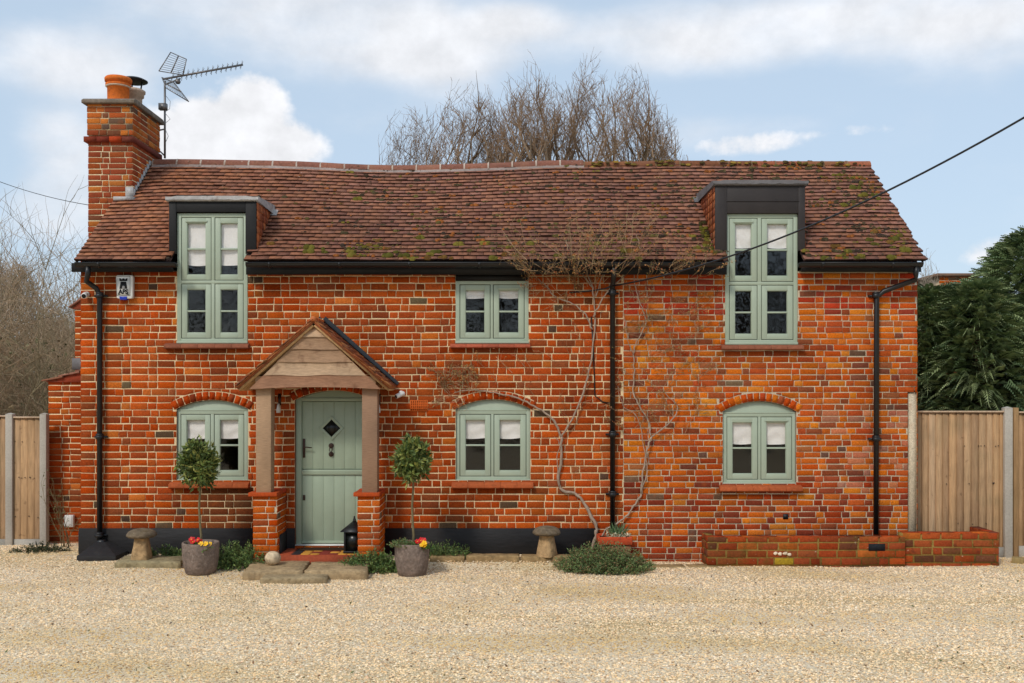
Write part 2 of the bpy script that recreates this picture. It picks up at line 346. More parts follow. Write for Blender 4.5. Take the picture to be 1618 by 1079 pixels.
# ================================================================== BRICKWORK
PL = [C(174, 65, 18), C(164, 58, 16), C(182, 74, 20), C(150, 57, 20), C(174, 63, 15), C(132, 56, 30), C(196, 96, 34), C(142, 62, 32), C(180, 70, 20), C(92, 68, 54)]
PLW = [5, 5, 4, 3, 5, 2, .7, 1.5, 4, .22]
PR = [C(202, 98, 24), C(196, 88, 22), C(184, 72, 22), C(168, 64, 30), C(206, 112, 32), C(138, 64, 40), C(160, 82, 50), C(124, 62, 48), C(108, 76, 62)]
PRW = [4, 5, 5, 2.6, .9, 1.2, .6, .35, .25]
PP = [C(200, 88, 16), C(192, 76, 12), C(184, 68, 12), C(156, 68, 36), C(116, 84, 68)]
PPW = [4, 4, 2, 1, .8]
MORL = C(224, 198, 156); MORR = C(196, 180, 154)
def bricks(m, mp, u0, u1, z0, z1, pal, w, mortar, seed=1, course=.0925, bh=.0785, ops=(), uf=None, prot=.007, zoff=0, tint=None, stre=.224, joint=.0100, bond='flemish'):
    rng = random.Random(seed)
    k = 0; z = z0
    while z < z1 - .02:
        zb, zt = z, min(z + bh, z1)
        ua, ub = (u0, u1) if uf is None else uf((zb + zt) / 2)
        u = ua - (.03 if k % 2 else .17) * (1 if uf is None else rng.random()); hd = k % 2 == 0
        if bond == 'garden': hd = False; u = ua - (.12 if k % 2 else 0)
        first = True
        while u < ub - .004:
            L_ = (stre if not hd else stre * .475) * (1 + rng.uniform(-.05, .05))
            if rng.random() < .06: L_ *= .8
            a, b = max(u, ua), min(u + L_, ub)
            col = rng.choices(pal, w)[0]; ds = rng.uniform(.0, .22); col = tuple(c * (1 - ds) + q * ds for c, q in zip(col, (.22, .115, .06))); col = (col[0] * 1.04, col[1] * 1.16, col[2] * 1.05)
            if hd and rng.random() < .04: col = rng.choice(pal[-3:])
            if tint: col = tint(a, z, col, rng)
            f = rng.uniform(.74, 1.04); col = tuple(c * f for c in col)
            if b - a > .025:
                wz = .004 * mnoise.noise(Vector((a * .9, z * 2, seed)))
                brick(m, mp, a, b, zb + wz, zt + wz, col, rng, ops, prot)
            u += L_ + joint * rng.uniform(.75, 1.3); hd = (not hd) if bond == 'flemish' else rng.random() < .12
        z += course; k += 1
def brick(m, mp, a, b, c, d, col, rng, ops, prot):
    segs = [(a, b, None)]
    for o in ops:
        ns = []
        for (p, q, low) in segs:
            if low is not None or q <= o['x0'] or p >= o['x1'] or d <= o['z0'] + .004: ns.append((p, q, low)); continue
            xs = np.linspace(max(p, o['x0']), min(q, o['x1']), 5); tops = [o['top'](x) for x in xs]
            if c >= max(tops): ns.append((p, q, low)); continue
            if p < o['x0'] - .025: ns.append((p, o['x0'] - .004, None))
            if q > o['x1'] + .025: ns.append((o['x1'] + .004, q, None))
            if c < o['z0'] - .02 and d > o['z0']: ns.append((xs[0], xs[-1], ('hi', o['z0'] - .004)))
            elif d > min(tops) + .015:
                pts = [(x, max(c, t + .006)) for x, t in zip(xs, tops) if d - max(c, t + .006) > .012]
                if len(pts) > 1: ns.append((pts[0][0], pts[-1][0], ('lo', pts)))
        segs = ns
    for p, q, low in segs:
        if q - p < .02: continue
        j = lambda: rng.uniform(-.0038, .0038)
        if low is None: poly = [(p + j(), c + j()), (q + j(), c + j()), (q + j(), d + j()), (p + j(), d + j())]
        elif low[0] == 'hi': poly = [(p, c), (q, c), (q, low[1]), (p, low[1])]
        else: poly = low[1] + [(q, d), (p, d)]
        pr = prot + rng.uniform(-.003, .004); cx = sum(v[0] for v in poly) / len(poly); cz = sum(v[1] for v in poly) / len(poly)
        n = len(poly); ch = .004
        ins = [(x - math.copysign(ch, x - cx), zz - math.copysign(ch, zz - cz)) for x, zz in poly]
        vs = [mp(x, -.004, zz) for x, zz in poly] + [mp(x, pr - .003, zz) for x, zz in poly] + [mp(x, pr, zz) for x, zz in ins]
        fs = [tuple(range(2 * n, 3 * n))]
        for i in range(n):
            i2 = (i + 1) % n; fs += [(i, i2, n + i2, n + i), (n + i, n + i2, 2 * n + i2, 2 * n + i)]
        m.mesh(vs, fs, col)
def mortar(m, mp, u0, u1, z0, z1, col, ops=(), uf=None):
    br = {u0, u1}
    for o in ops:
        for x in np.linspace(o['x0'], o['x1'], 13 if o.get('arch') else 2):
            if u0 < x < u1: br.add(float(x))
    br = sorted(br)
    for a, b in zip(br, br[1:]):
        if b - a < 1e-5: continue
        mid = (a + b) / 2; lo = (z0, z0)
        for o in sorted([o for o in ops if o['x0'] < mid < o['x1'] and not o.get('skipm')], key=lambda o: o['z0']):
            if o['z0'] > max(lo): m.face([mp(a, 0, lo[0]), mp(b, 0, lo[1]), mp(b, 0, o['z0']), mp(a, 0, o['z0'])], col)
            lo = (o['topi'](a + 1e-6), o['topi'](b - 1e-6))
        if max(lo) < z1: m.face([mp(a, 0, lo[0]), mp(b, 0, lo[1]), mp(b, 0, z1), mp(a, 0, z1)], col)
FRONT = lambda u, d, z: (u, -d, z)
def brick_block(m, x0, x1, y0, y1, z0, z1, pal, w, mc, seed, faces='frl', zoff=0, tint=None, bond='flemish'):
    if 'f' in faces: bricks(m, lambda u, d, z: (u, y0 - d, z), x0, x1, z0, z1, pal, w, mc, seed, tint=tint, bond=bond, course=.082, bh=.069)
    if 'b' in faces: bricks(m, lambda u, d, z: (u, y1 + d, z), x0, x1, z0, z1, pal, w, mc, seed + 1, tint=tint, bond=bond, course=.082, bh=.069)
    if 'r' in faces: bricks(m, lambda u, d, z: (x1 + d, u, z), y0, y1, z0, z1, pal, w, mc, seed + 2, tint=tint, bond=bond, course=.082, bh=.069)
    if 'l' in faces: bricks(m, lambda u, d, z: (x0 - d, u, z), y0, y1, z0, z1, pal, w, mc, seed + 3, tint=tint, bond=bond, course=.082, bh=.069)
    m.box(x0, x1, y0, y1, z0, z1 - .012, mc)

# openings of the front wall (photo pixels at the wall plane)
def arc(x0, x1, zs, zc):
    h = zc - zs; hw = (x1 - x0) / 2; R = (hw * hw + h * h) / (2 * h); cx = (x0 + x1) / 2; cz = zc - R
    return R, cx, cz
def rect_op(px0, px1, pt, pb):
    zt = PZ(pt); return dict(x0=PX(px0), x1=PX(px1), z0=PZ(pb), top=lambda u: zt, topi=lambda u: zt)
def arch_ops(px0, px1, ps, pc, pb, ring=.115):
    x0, x1, zs, zc = PX(px0), PX(px1), PZ(ps), PZ(pc); R, cx, cz = arc(x0, x1, zs, zc)
    inner = lambda u: cz + math.sqrt(max(0, R * R - (u - cx) ** 2))
    outer = lambda u: cz + math.sqrt(max(0, (R + ring) ** 2 - (u - cx) ** 2))
    A = dict(x0=x0, x1=x1, z0=PZ(pb), top=inner, topi=inner, arch=True)
    B = dict(x0=x0 - .045, x1=x1 + .045, z0=zs - .03, top=outer, topi=outer, arch=True, skipm=True)
    return A, B, (R, cx, cz, x0, x1, zs, ring)
W1 = (280, 391, 336, 541); W2 = (720, 835, 430, 541); W3 = (1146, 1260, 338, 543)
A4, B4, R4 = arch_ops(279, 392, 646, 632, 759); A5, B5, R5 = arch_ops(720, 838, 646, 631, 759); A6, B6, R6 = arch_ops(1142, 1258, 650, 634, 764)
AD, BD, RD = arch_ops(466, 590, 632, 617, 862)
ops = [rect_op(280, 391, 338, 541), rect_op(720, 835, 430, 541), rect_op(1146, 1260, 340, 543), A4, B4, A5, B5, A6, B6, AD, BD]
XL, XR, XC = -5.675, 5.21, PX(985)
house = thing('brick_cottage', (0, 1.8, 0), 'red brick cottage with mossy clay tile roof, sage green windows and a gabled oak porch', 'house')
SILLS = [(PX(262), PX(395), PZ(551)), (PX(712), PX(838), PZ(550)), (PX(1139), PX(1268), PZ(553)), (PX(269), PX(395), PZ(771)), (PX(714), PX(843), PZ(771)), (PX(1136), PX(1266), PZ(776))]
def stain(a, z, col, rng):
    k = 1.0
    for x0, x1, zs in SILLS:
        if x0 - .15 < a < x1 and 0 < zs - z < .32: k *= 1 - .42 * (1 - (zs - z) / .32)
    n = mnoise.noise(Vector((a * .55, z * .9, 4))); k *= 1 + .34 * n
    if n > .12 and rng.random() < .4: col = (col[0] * 1.03, col[1] * 1.2, col[2] * 1.15)
    if PX(320) < a + .1 < PX(400) and z < 1.0: col = tuple(.45 * c + .55 * q for c, q in zip(col, C(70, 64, 44)))
    return tuple(c * k for c in col)
def tintL(a, z, col, rng):
    col = stain(a, z, col, rng)
    if z < .95 and rng.random() < .25 and a > 0.2: col = tuple(c * .75 for c in col)
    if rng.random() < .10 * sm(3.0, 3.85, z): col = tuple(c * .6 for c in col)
    return col
def tintR(a, z, col, rng):
    col = stain(a, z, col, rng)
    if PX(1290) < a < PX(1440) and .9 < z < 2.0 and rng.random() < .3: col = tuple(.6 * c + .4 * q for c, q in zip(col, C(196, 140, 116)))
    if z < 1.15 and rng.random() < .42: col = rng.choice([C(138, 58, 38), C(130, 60, 40), C(156, 58, 26), C(148, 70, 44), C(160, 62, 28)])
    if z > 3.3 and rng.random() < .35: col = rng.choice([C(176, 60, 34), C(150, 62, 44)])
    return col
ZT = 3.87
w = M()
bricks(w, FRONT, XL, XC - .005, .205, ZT, PL, PLW, MORL, 11, ops=ops, tint=tintL)
bricks(w, FRONT, XC + .005, XR, -.15, ZT, PR, PRW, MORR, 12, ops=ops, tint=tintR, uf=lambda z: (XC + .005, XR if z < PZ(617) else 5.333), stre=.212, joint=.010, course=.0785, bh=.0665)
mortar(w, FRONT, XL, XC, -.2, ZT, MORL, ops)
mortar(w, FRONT, XC, XR, -.2, ZT, MORR, ops)
w.box(XR, 5.333, 0, .3, PZ(617), ZT, MORR)
# arches
def ring(m, R, pal, pw, seed, n=None, mc=MORL):
    rad, cx, cz, x0, x1, zs, rg = R; rng = random.Random(seed)
    a0 = math.asin((x0 - cx - .03) / rad); a1 = -a0; n = n or round((a1 - a0) * (rad + rg * .5) / .083)
    pts_o = [(cx + (rad + rg) * math.sin(a0 + (a1 - a0) * i / 16), -.001, cz + (rad + rg) * math.cos(a0 + (a1 - a0) * i / 16)) for i in range(17)]
    pts_i = [(cx + rad * math.sin(a0 + (a1 - a0) * i / 16), -.001, cz + rad * math.cos(a0 + (a1 - a0) * i / 16)) for i in range(17)]
    for i in range(16): m.face([pts_i[i], pts_i[i + 1], pts_o[i + 1], pts_o[i]], mc)
    for i in range(16):      # soffit
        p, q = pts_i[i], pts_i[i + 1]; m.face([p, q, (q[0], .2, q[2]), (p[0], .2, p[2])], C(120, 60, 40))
    for i in range(n):
        t0 = a0 + (a1 - a0) * (i + .09) / n; t1 = a0 + (a1 - a0) * (i + .91) / n; col = rng.choices(pal, pw)[0]; f = rng.uniform(.85, 1.12)
        poly = []
        for (t, r) in ((t0, rad + .004), (t1, rad + .004), (t1, rad + rg - .006 + rng.uniform(-.006, .004)), (t0, rad + rg - .006)):
            poly.append((cx + r * math.sin(t), cz + r * math.cos(t)))
        m.prism(poly, 'y', -.009 - rng.random() * .003, .02, tuple(c * f * .95 for c in col))
for R, s_ in ((R4, 1), (R5, 2), (RD, 4)): ring(w, R, PL, PLW, s_)
ring(w, R6, PR, PRW, 3, mc=MORR)
# reveals
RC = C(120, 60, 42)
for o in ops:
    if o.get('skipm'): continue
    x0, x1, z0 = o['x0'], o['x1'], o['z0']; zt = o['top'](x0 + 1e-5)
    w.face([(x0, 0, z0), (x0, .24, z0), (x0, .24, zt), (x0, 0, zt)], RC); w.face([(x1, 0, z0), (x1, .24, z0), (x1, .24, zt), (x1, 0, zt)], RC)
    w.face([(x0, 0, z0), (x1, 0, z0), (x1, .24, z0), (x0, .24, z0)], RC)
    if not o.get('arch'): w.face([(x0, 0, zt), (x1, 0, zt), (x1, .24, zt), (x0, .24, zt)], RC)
# gable and back walls
YB = 3.62
RP_E = (-.22, 3.95); RP_R = (1.81, 5.70)
slope = (RP_R[1] - RP_E[1]) / (RP_R[0] - RP_E[0])
def gable_uf(z):
    if z < 3.95: return (.0, YB)
    t = (z - 3.92) / slope - .18; return (max(0, t), YB - max(0, t))
for xg, sgn, pal, pw, mc, sd_ in ((XL, -1, PL, PLW, MORL, 31), (5.333, 1, PR, PRW, MORR, 32)):
    mp = (lambda xg, sgn: (lambda u, d, z: (xg + sgn * d, u, z)))(xg, sgn)
    bricks(w, mp, 0, YB, -.1, 5.5, pal, pw, mc, sd_, uf=gable_uf)
    w.face([(xg, 0, -.2), (xg, YB, -.2), (xg, YB, 3.87), (xg, YB / 2, 5.6), (xg, 0, 3.87)], mc)
w.box(XR + .02, 5.332, .02, YB, -.2, PZ(617) - .01, MORR)
w.face([(XL, YB, -.2), (5.33, YB, -.2), (5.33, YB, 3.9), (XL, YB, 3.9)], C(150, 60, 34))
w.face([(XL, .0, .15), (5.33, 0, .15), (5.33, YB, .15), (XL, YB, .15)], C(70, 55, 45))
w.face([(XL, .02, 3.8), (5.33, .02, 3.8), (5.33, YB, 3.8), (XL, YB, 3.8)], C(120, 116, 110)) if False else None
wall = w.build('wall', MT['masonry'], house)
# interior: dark lined rooms a little way behind the front wall
rm = M()
IC = C(74, 66, 58)
rm.face([(XL, 2.2, .1), (5.33, 2.2, .1), (5.33, 2.2, 4.9), (XL, 2.2, 4.9)], IC)
rm.face([(XL, .25, 2.45), (5.33, .25, 2.45), (5.33, 2.2, 2.45), (XL, 2.2, 2.45)], C(90, 84, 76))
for xx in (-3.9, -3.0, -1.6, .9, 2.2): rm.face([(xx, .05, .1), (xx, 2.2, .1), (xx, 2.2, 3.9), (xx, .05, 3.9)], IC)
rm.build('inner_wall', MT['plain'], house)
# plinth
pl = M(); px_ = [(XL - .02, PX(466)), (PX(590), 1.13)]
for a, b in px_:
    pl.prism([(0.0, -.1), (-.024, -.1), (-.022, .478), (-.012, .49), (0.0, .492)], 'x', a, b)
pl.box(XL - .026, XL, -.02, 2.0, -.1, .44)
pl.build('plinth', MT['plinth'], house)

# ================================================================== ROOF
sl_len = math.hypot(RP_R[0] - RP_E[0], RP_R[1] - RP_E[1]); cs = (RP_R[0] - RP_E[0]) / sl_len; sn = (RP_R[1] - RP_E[1]) / sl_len
X0R, X1R = -5.66, 5.36
def sag(x, s):
    f = s / sl_len
    v = -.085 * math.exp(-((x + 1.5) / 1.7) ** 2) * f
    v += .03 * (1 - f) ** 3                                # slight bell-cast at the eaves
    v -= .05 * math.exp(-((x + 5.7) / .5) ** 2) * math.sin(f * math.pi) * 0.6
    v += .012 * mnoise.noise(Vector((x * .9, s * 1.3, 5)))
    return v
def RP(x, s, h=0.0):
    return Vector((x, RP_E[0] + s * cs - h * sn, RP_E[1] + s * sn + h * cs + sag(x, max(0, s))))
def s_at_z(z): return (z - RP_E[1]) / sn
DL = dict(x0=PX(267, -.05), x1=PX(405, -.05), zt=PZ(318, -.05), wx0=PX(279), wx1=PX(392), zb=PZ(401, -.05))
DR = dict(x0=PX(1130, -.05), x1=PX(1272, -.05), zt=PZ(293, -.05), wx0=PX(1146), wx1=PX(1262), zb=PZ(396, -.05))
TP = [C(136, 90, 70), C(142, 94, 72), C(132, 86, 69), C(148, 98, 74), C(126, 84, 70), C(138, 94, 78)]
def tiles(m, seed=3):
    rng = random.Random(seed); g = .0996; tw = .168; n = int(sl_len / g)
    for k in range(n + 1):
        s0 = k * g - .01; x = X0R - (tw / 2 if k % 2 else 0) + rng.uniform(-.01, .01); wob = rng.uniform(-.002, .002)
        while x < X1R:
            a, b = max(x, X0R), min(x + tw - .004, X1R + .02 * rng.random()); x += tw
            if b - a < .03: continue
            mid = (a + b) / 2; skip = False
            for dm in (DL, DR):
                zz = RP(mid, s0)[2]
                if dm['wx0'] < mid < dm['wx1'] and zz < dm['zt'] - .3: skip = True
                elif dm['x0'] + .05 < mid < dm['x1'] - .05 and dm['zb'] - .0 < zz < dm['zt'] - .3: skip = True
            if skip: continue
            for dm in (DL, DR):      # trim against window sides
                if s0 < s_at_z(dm['zb']):
                    if a < dm['wx0'] < b: b = dm['wx0'] - .01
                    if a < dm['wx1'] < b: a = dm['wx1'] + .01
            if b - a < .03: continue
            lft = mnoise.noise(Vector((mid * .5, s0 * .8, 2)))
            c = rng.choice(TP); f = rng.uniform(.88, 1.12) * (1 + .22 * lft)
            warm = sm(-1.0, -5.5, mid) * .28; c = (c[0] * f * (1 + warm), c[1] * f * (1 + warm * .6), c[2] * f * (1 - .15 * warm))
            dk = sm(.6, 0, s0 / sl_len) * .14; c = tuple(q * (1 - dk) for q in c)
            j = lambda q=.0025: rng.uniform(-q, q)
            s1 = min(s0 + g + .03, sl_len + .01); lift = .034 + rng.uniform(0, .006) + (.008 if rng.random() < .05 else 0); th = .025
            sk = j(.004)
            tp = [RP(a, s0 + wob + j() + sk, lift + j(.002)), RP(b, s0 + wob + j() - sk, lift + j(.002)), RP(b, s1, .012), RP(a, s1, .012)]
            bt = [RP(a, s0 + wob + sk, lift - th), RP(b, s0 + wob - sk, lift - th), RP(b, s1, -.004), RP(a, s1, -.004)]
            m.mesh(tp + bt, [(0, 1, 2, 3), (1, 5, 6, 2), (0, 3, 7, 4), (4, 7, 6, 5)], c); m.mesh(tp + bt, [(0, 4, 5, 1)], tuple(q * .20 for q in c))  # butt face darkened in colour to paint the shadow line between courses
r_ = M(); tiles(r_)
# underlay, in strips around the dormers
dkc = C(40, 26, 22)
def strip(a, b, s0, s1, m, n=20):
    k = max(1, int((b - a) / .3))
    for i in range(k):
        xa, xb = a + (b - a) * i / k, a + (b - a) * (i + 1) / k
        for q in range(6):
            sa, sb = s0 + (s1 - s0) * q / 6, s0 + (s1 - s0) * (q + 1) / 6
            m.face([RP(xa, sa, -.006), RP(xb, sa, -.006), RP(xb, sb, -.006), RP(xa, sb, -.006)], dkc)
strip(X0R, DL['wx0'], 0, sl_len, r_); strip(DL['wx0'], DL['wx1'], s_at_z(DL['zt'] - .3), sl_len, r_); strip(DL['wx1'], DR['wx0'], 0, sl_len, r_)
strip(DR['wx0'], DR['wx1'], s_at_z(DR['zt'] - .3), sl_len, r_); strip(DR['wx1'], X1R, 0, sl_len, r_)
# rear slope
for i in range(40):
    xa, xb = X0R + (X1R - X0R) * i / 40, X0R + (X1R - X0R) * (i + 1) / 40
    for q in range(27):
        def BP(x, s, h=0): p = RP(x, s, h); return Vector((p[0], 2 * RP_R[0] - p[1], p[2]))
        sa = q * .0996; r_.face([BP(xa, sa, .022), BP(xb, sa, .022), BP(xb, sa + .0996, .006), BP(xa, sa + .0996, .006)], TP[(i * 7 + q * 3) % 6])
        r_.face([BP(xa, sa, .022), BP(xb, sa, .022), BP(xb, sa, -.004), BP(xa, sa, -.004)], dkc)
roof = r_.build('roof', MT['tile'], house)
# ridge tiles
rg = M(); x = PX(240, 1.7); rr = random.Random(4); i = 0
while x < X1R - .05:
    x1 = min(x + .358, X1R + .03); zc = RP((x + x1) / 2, sl_len)[2] - .035 + rr.uniform(-.004, .004); mossy = x > 1.0
    zc0 = RP(x, sl_len)[2] - .035; zc1 = RP(x1, sl_len)[2] - .035
    col = rr.choice([C(134, 88, 72), C(126, 82, 68), C(142, 94, 76)]) if not mossy else rr.choice([C(150, 86, 60), C(118, 74, 50), C(130, 84, 56)])
    if mossy: zc0 -= .02; zc1 -= .02
    ang = [math.pi * (-.08 + 1.16 * q / 10) for q in range(11)]
    for (xa, xb, rad, cc) in ((x + .01, x1 - .004, .098, col), (x - .008, x + .016, .103, C(180, 164, 150) if not mossy else C(120, 96, 70))):
        vs = [(xx, RP_R[0] - rad * math.cos(t), zz + rad * math.sin(t)) for xx, zz in ((xa, zc0), (xb, zc1)) for t in ang]
        rg.mesh(vs, [(q, q + 1, 12 + q, 11 + q) for q in range(10)], cc)
    if not mossy: # mortar bedding below the ridge tiles
        rg.mesh([RP(x, sl_len - .155, .028), RP(x1, sl_len - .155, .028), RP(x1, sl_len - .05, .045), RP(x, sl_len - .05, .045)], [(0, 1, 2, 3)], C(150, 134, 126, rr.uniform(.85, 1.1)))
    x = x1; i += 1
rg.build('ridge_tile', MT['tile'], roof)
# verge undercloak / barge on both gables
for xx in (X0R + .012, X1R - .03):
    vg = M()
    for q in range(27):
        s0 = q * .0996; vg.mesh([RP(xx, s0, -.05), RP(xx, s0 + .0996, -.05), RP(xx, s0 + .0996, .005), RP(xx, s0, .005)], [(0, 1, 2, 3)], C(70, 48, 40))
    vg.build('verge', MT['tile'], roof)
# moss
def mosses():
    rng = random.Random(9); m = M(); cnt = 0
    while cnt < 1150:
        x = rng.uniform(X0R + .1, X1R - .1); s = rng.random() ** 1.0 * sl_len
        dens = .06 + .55 * sm(-4.2, -1.0, x) * (.45 + .55 * sm(1.1, .1, s)) + .35 * sm(3.4, 5.2, x) + .25 * sm(1, 3, x) * sm(2.2, 2.69, s)
        dens *= .35 + 1.3 * max(0, mnoise.noise(Vector((x * 1.3, s * 2.4, 1))) + .25)
        if x < -2.9: dens *= .35
        if rng.random() > dens: continue
        z = RP(x, s)[2]
        if any(d['x0'] - .02 < x < d['x1'] + .02 and z < d['zt'] + .02 and (z > d['zb'] or d['wx0'] < x < d['wx1']) for d in (DL, DR)): continue
        cnt += 1
        bright = rng.random() < .05 + .5 * sm(.7, .2, s) + .25 * sm(4.3, 5, x)
        kk = round((s - 0) / .0996); s = kk * .0996 + rng.uniform(-.02, .02); s = max(.02, s)
        r = rng.uniform(.009, .024) * (1.6 if bright and rng.random() < .45 else 1)
        if bright: c = rng.choice([C(98, 90, 38), C(82, 78, 34), C(110, 98, 42), C(104, 76, 38)])
        else: c = rng.choice([C(66, 56, 42), C(74, 66, 46), C(60, 50, 42), C(92, 82, 46), C(140, 84, 44)])
        pale = False
        for q in range(rng.randint(1, 4)):
            o = RP(x + rng.uniform(-.05, .05), s + rng.uniform(-.012, .012), .028); f = rng.uniform(.75, 1.25)
            lathe_blob(m, o, r * rng.uniform(.6, 1.1), (1.5, 1.0, .3 if pale else 1.15), tuple(v * f for v in c), rng)
    # moss growing beside the right dormer cheek and along the ridge
    for q in range(50):
        o = RP(DR['x0'] - rng.uniform(.02, .13), rng.uniform(.2, .95), .03); lathe_blob(m, o, rng.uniform(.015, .035), (1.1, 1.1, .7), rng.choice([C(78, 72, 30), C(98, 92, 34), C(58, 52, 30)]), rng)
    for q in range(70):
        x = rng.uniform(1.0, 5.3); o = Vector((x, RP_R[0] - .11, RP(x, sl_len)[2] - .04 + rng.uniform(-.03, .06))); lathe_blob(m, o, rng.uniform(.012, .03), (1.6, .9, .7), rng.choice([C(110, 90, 44), C(80, 66, 40), C(150, 120, 56), C(96, 84, 40)]), rng)
    return m
def lathe_blob(m, o, r, sq, col, rng, n=7):
    rings = []
    vs = []
    for a, h in ((1.0, -.3), (1.0, .15), (.62, .75)):
        for j in range(n):
            t = 2 * math.pi * j / n; q = r * a * rng.uniform(.75, 1.25)
            vs.append((o[0] + q * math.cos(t) * sq[0], o[1] + q * math.sin(t) * sq[1], o[2] + r * h * sq[2] + q * math.sin(t) * .5))
    vs.append((o[0], o[1], o[2] + r * sq[2] * 1.0))
    fs = [(i * n + j, i * n + (j + 1) % n, (i + 1) * n + (j + 1) % n, (i + 1) * n + j) for i in range(2) for j in range(n)] + [(2 * n + j, 2 * n + (j + 1) % n, 3 * n) for j in range(n)]
    m.mesh(vs, fs, col)
tag(mosses().build('moss', MT['moss'], roof, smooth=True), kind='stuff')

# ================================================================== DORMERS
def roof_y(z): return RP_E[0] + (z - RP_E[1]) / slope
def dormer(d, cheek, full):
    m = M(); y0, y1 = -.055, -.02; t = .105
    zt, zb = d['zt'], d['zb']
    m.box(d['x0'], d['x0'] + (d['wx0'] - d['x0']) + .012, y0, .0, zb, zt)
    m.box(d['wx1'] - .02, d['x1'], y0, .0, zb, zt)
    hb = PZ(336) if not full else PZ(338)
    m.box(d['wx0'] + .012, d['wx1'] - .02, y0 + .004, .0, hb, zt)
    if full:   # raised fillets on the sheet-metal front
        m.box(d['wx0'] - .002, d['wx1'] - .008, y0 - .006, y0, zt - .21, zt - .20); m.box(d['wx0'] - .01, d['wx0'], y0 - .006, y0, zb, zt)
    o = m.build('dormer', MT['black'] if not full else MT['anthracite'], house, bevel=.004)
    # cheeks clad with hung tiles
    rng = random.Random(5)
    for side, sg in ((d['x0'], -1), (d['x1'], 1)):
        c = M(); zz = zb - .03
        while zz < zt - .03:
            yb = roof_y(zz) + .06; y = -.045 + (.08 if int(zz * 100) % 2 else 0)
            ys = -.03
            while ys < yb:
                ye = min(ys + .16, yb + .03); col = rng.choice([C(186, 106, 66), C(160, 90, 62), C(200, 120, 76)]); f = rng.uniform(.8, 1.1)
                xa = side - sg * .004; xb = side + sg * .016
                c.mesh([(xb, ys, zz), (xb, ye - .004, zz), (side + sg * .004, ye - .004, min(zz + .115, zt - .01)), (side + sg * .004, ys, min(zz + .115, zt - .01)), (xa, ys, zz), (xa, ye - .004, zz), (xa, ye - .004, min(zz + .115, zt - .01)), (xa, ys, min(zz + .115, zt - .01))],
                       [(0, 1, 2, 3), (0, 4, 5, 1), (1, 5, 6, 2), (0, 3, 7, 4)], tuple(v * f for v in col)); ys = ye
            zz += .1
        c.build('tile_hung_cheek', MT['tile'], o)
    # lead roof
    l = M(); yb = roof_y(zt) + .05; n = 16
    xs = [d['x0'] - .035 + (d['x1'] - d['x0'] + .07) * i / n for i in range(n + 1)]
    top = [(x, y, zt + .065 - .0 + (0 if abs(x - (d['x0'] + d['x1']) / 2) < .5 else -.012) + .05 * (y > 0)) for y in (-.09, yb + .10) for x in xs]
    bot = [(x, -.093, zt + .015 + .014 * mnoise.noise(Vector((x * 9, 0, 1)))) for x in xs]
    l.mesh(top, [(i, i + 1, n + 2 + i, n + 1 + i) for i in range(n)])
    l.mesh([top[i] for i in range(n + 1)] + bot, [(i, i + 1, n + 2 + i, n + 1 + i) for i in range(n)])
    l.box(d['x0'] - .03, d['x1'] + .03, -.085, yb, zt + .001, zt + .05)
    for xx, sg in ((d['x0'], -1), (d['x1'], 1)):
        zr = zt + .06; l.face([(xx + sg * .035, -.09, zr), (xx + sg * .035, yb + .1, zr + .05), (xx + sg * .045, yb + .02, zr - .10), (xx + sg * .03, -.09, zr - .06)])
        s_ = s_at_z(zt); l.face([RP(xx - sg * .02, s_ - .12, .04), RP(xx + sg * .10, s_ - .12, .036), RP(xx + sg * .10, s_ + .02, .036), RP(xx - sg * .02, s_ + .06, .04)])
    l.build('lead_roof', MT['greylead'] if full else MT['lead'], o)
    return o
MT['anthracite'] = mk('dark_sheet_metal', C(50, 44, 42), 5, .2, .55, .1, .002, spec=.35)
dormer(DL, 1, False); dormer(DR, -1, True)

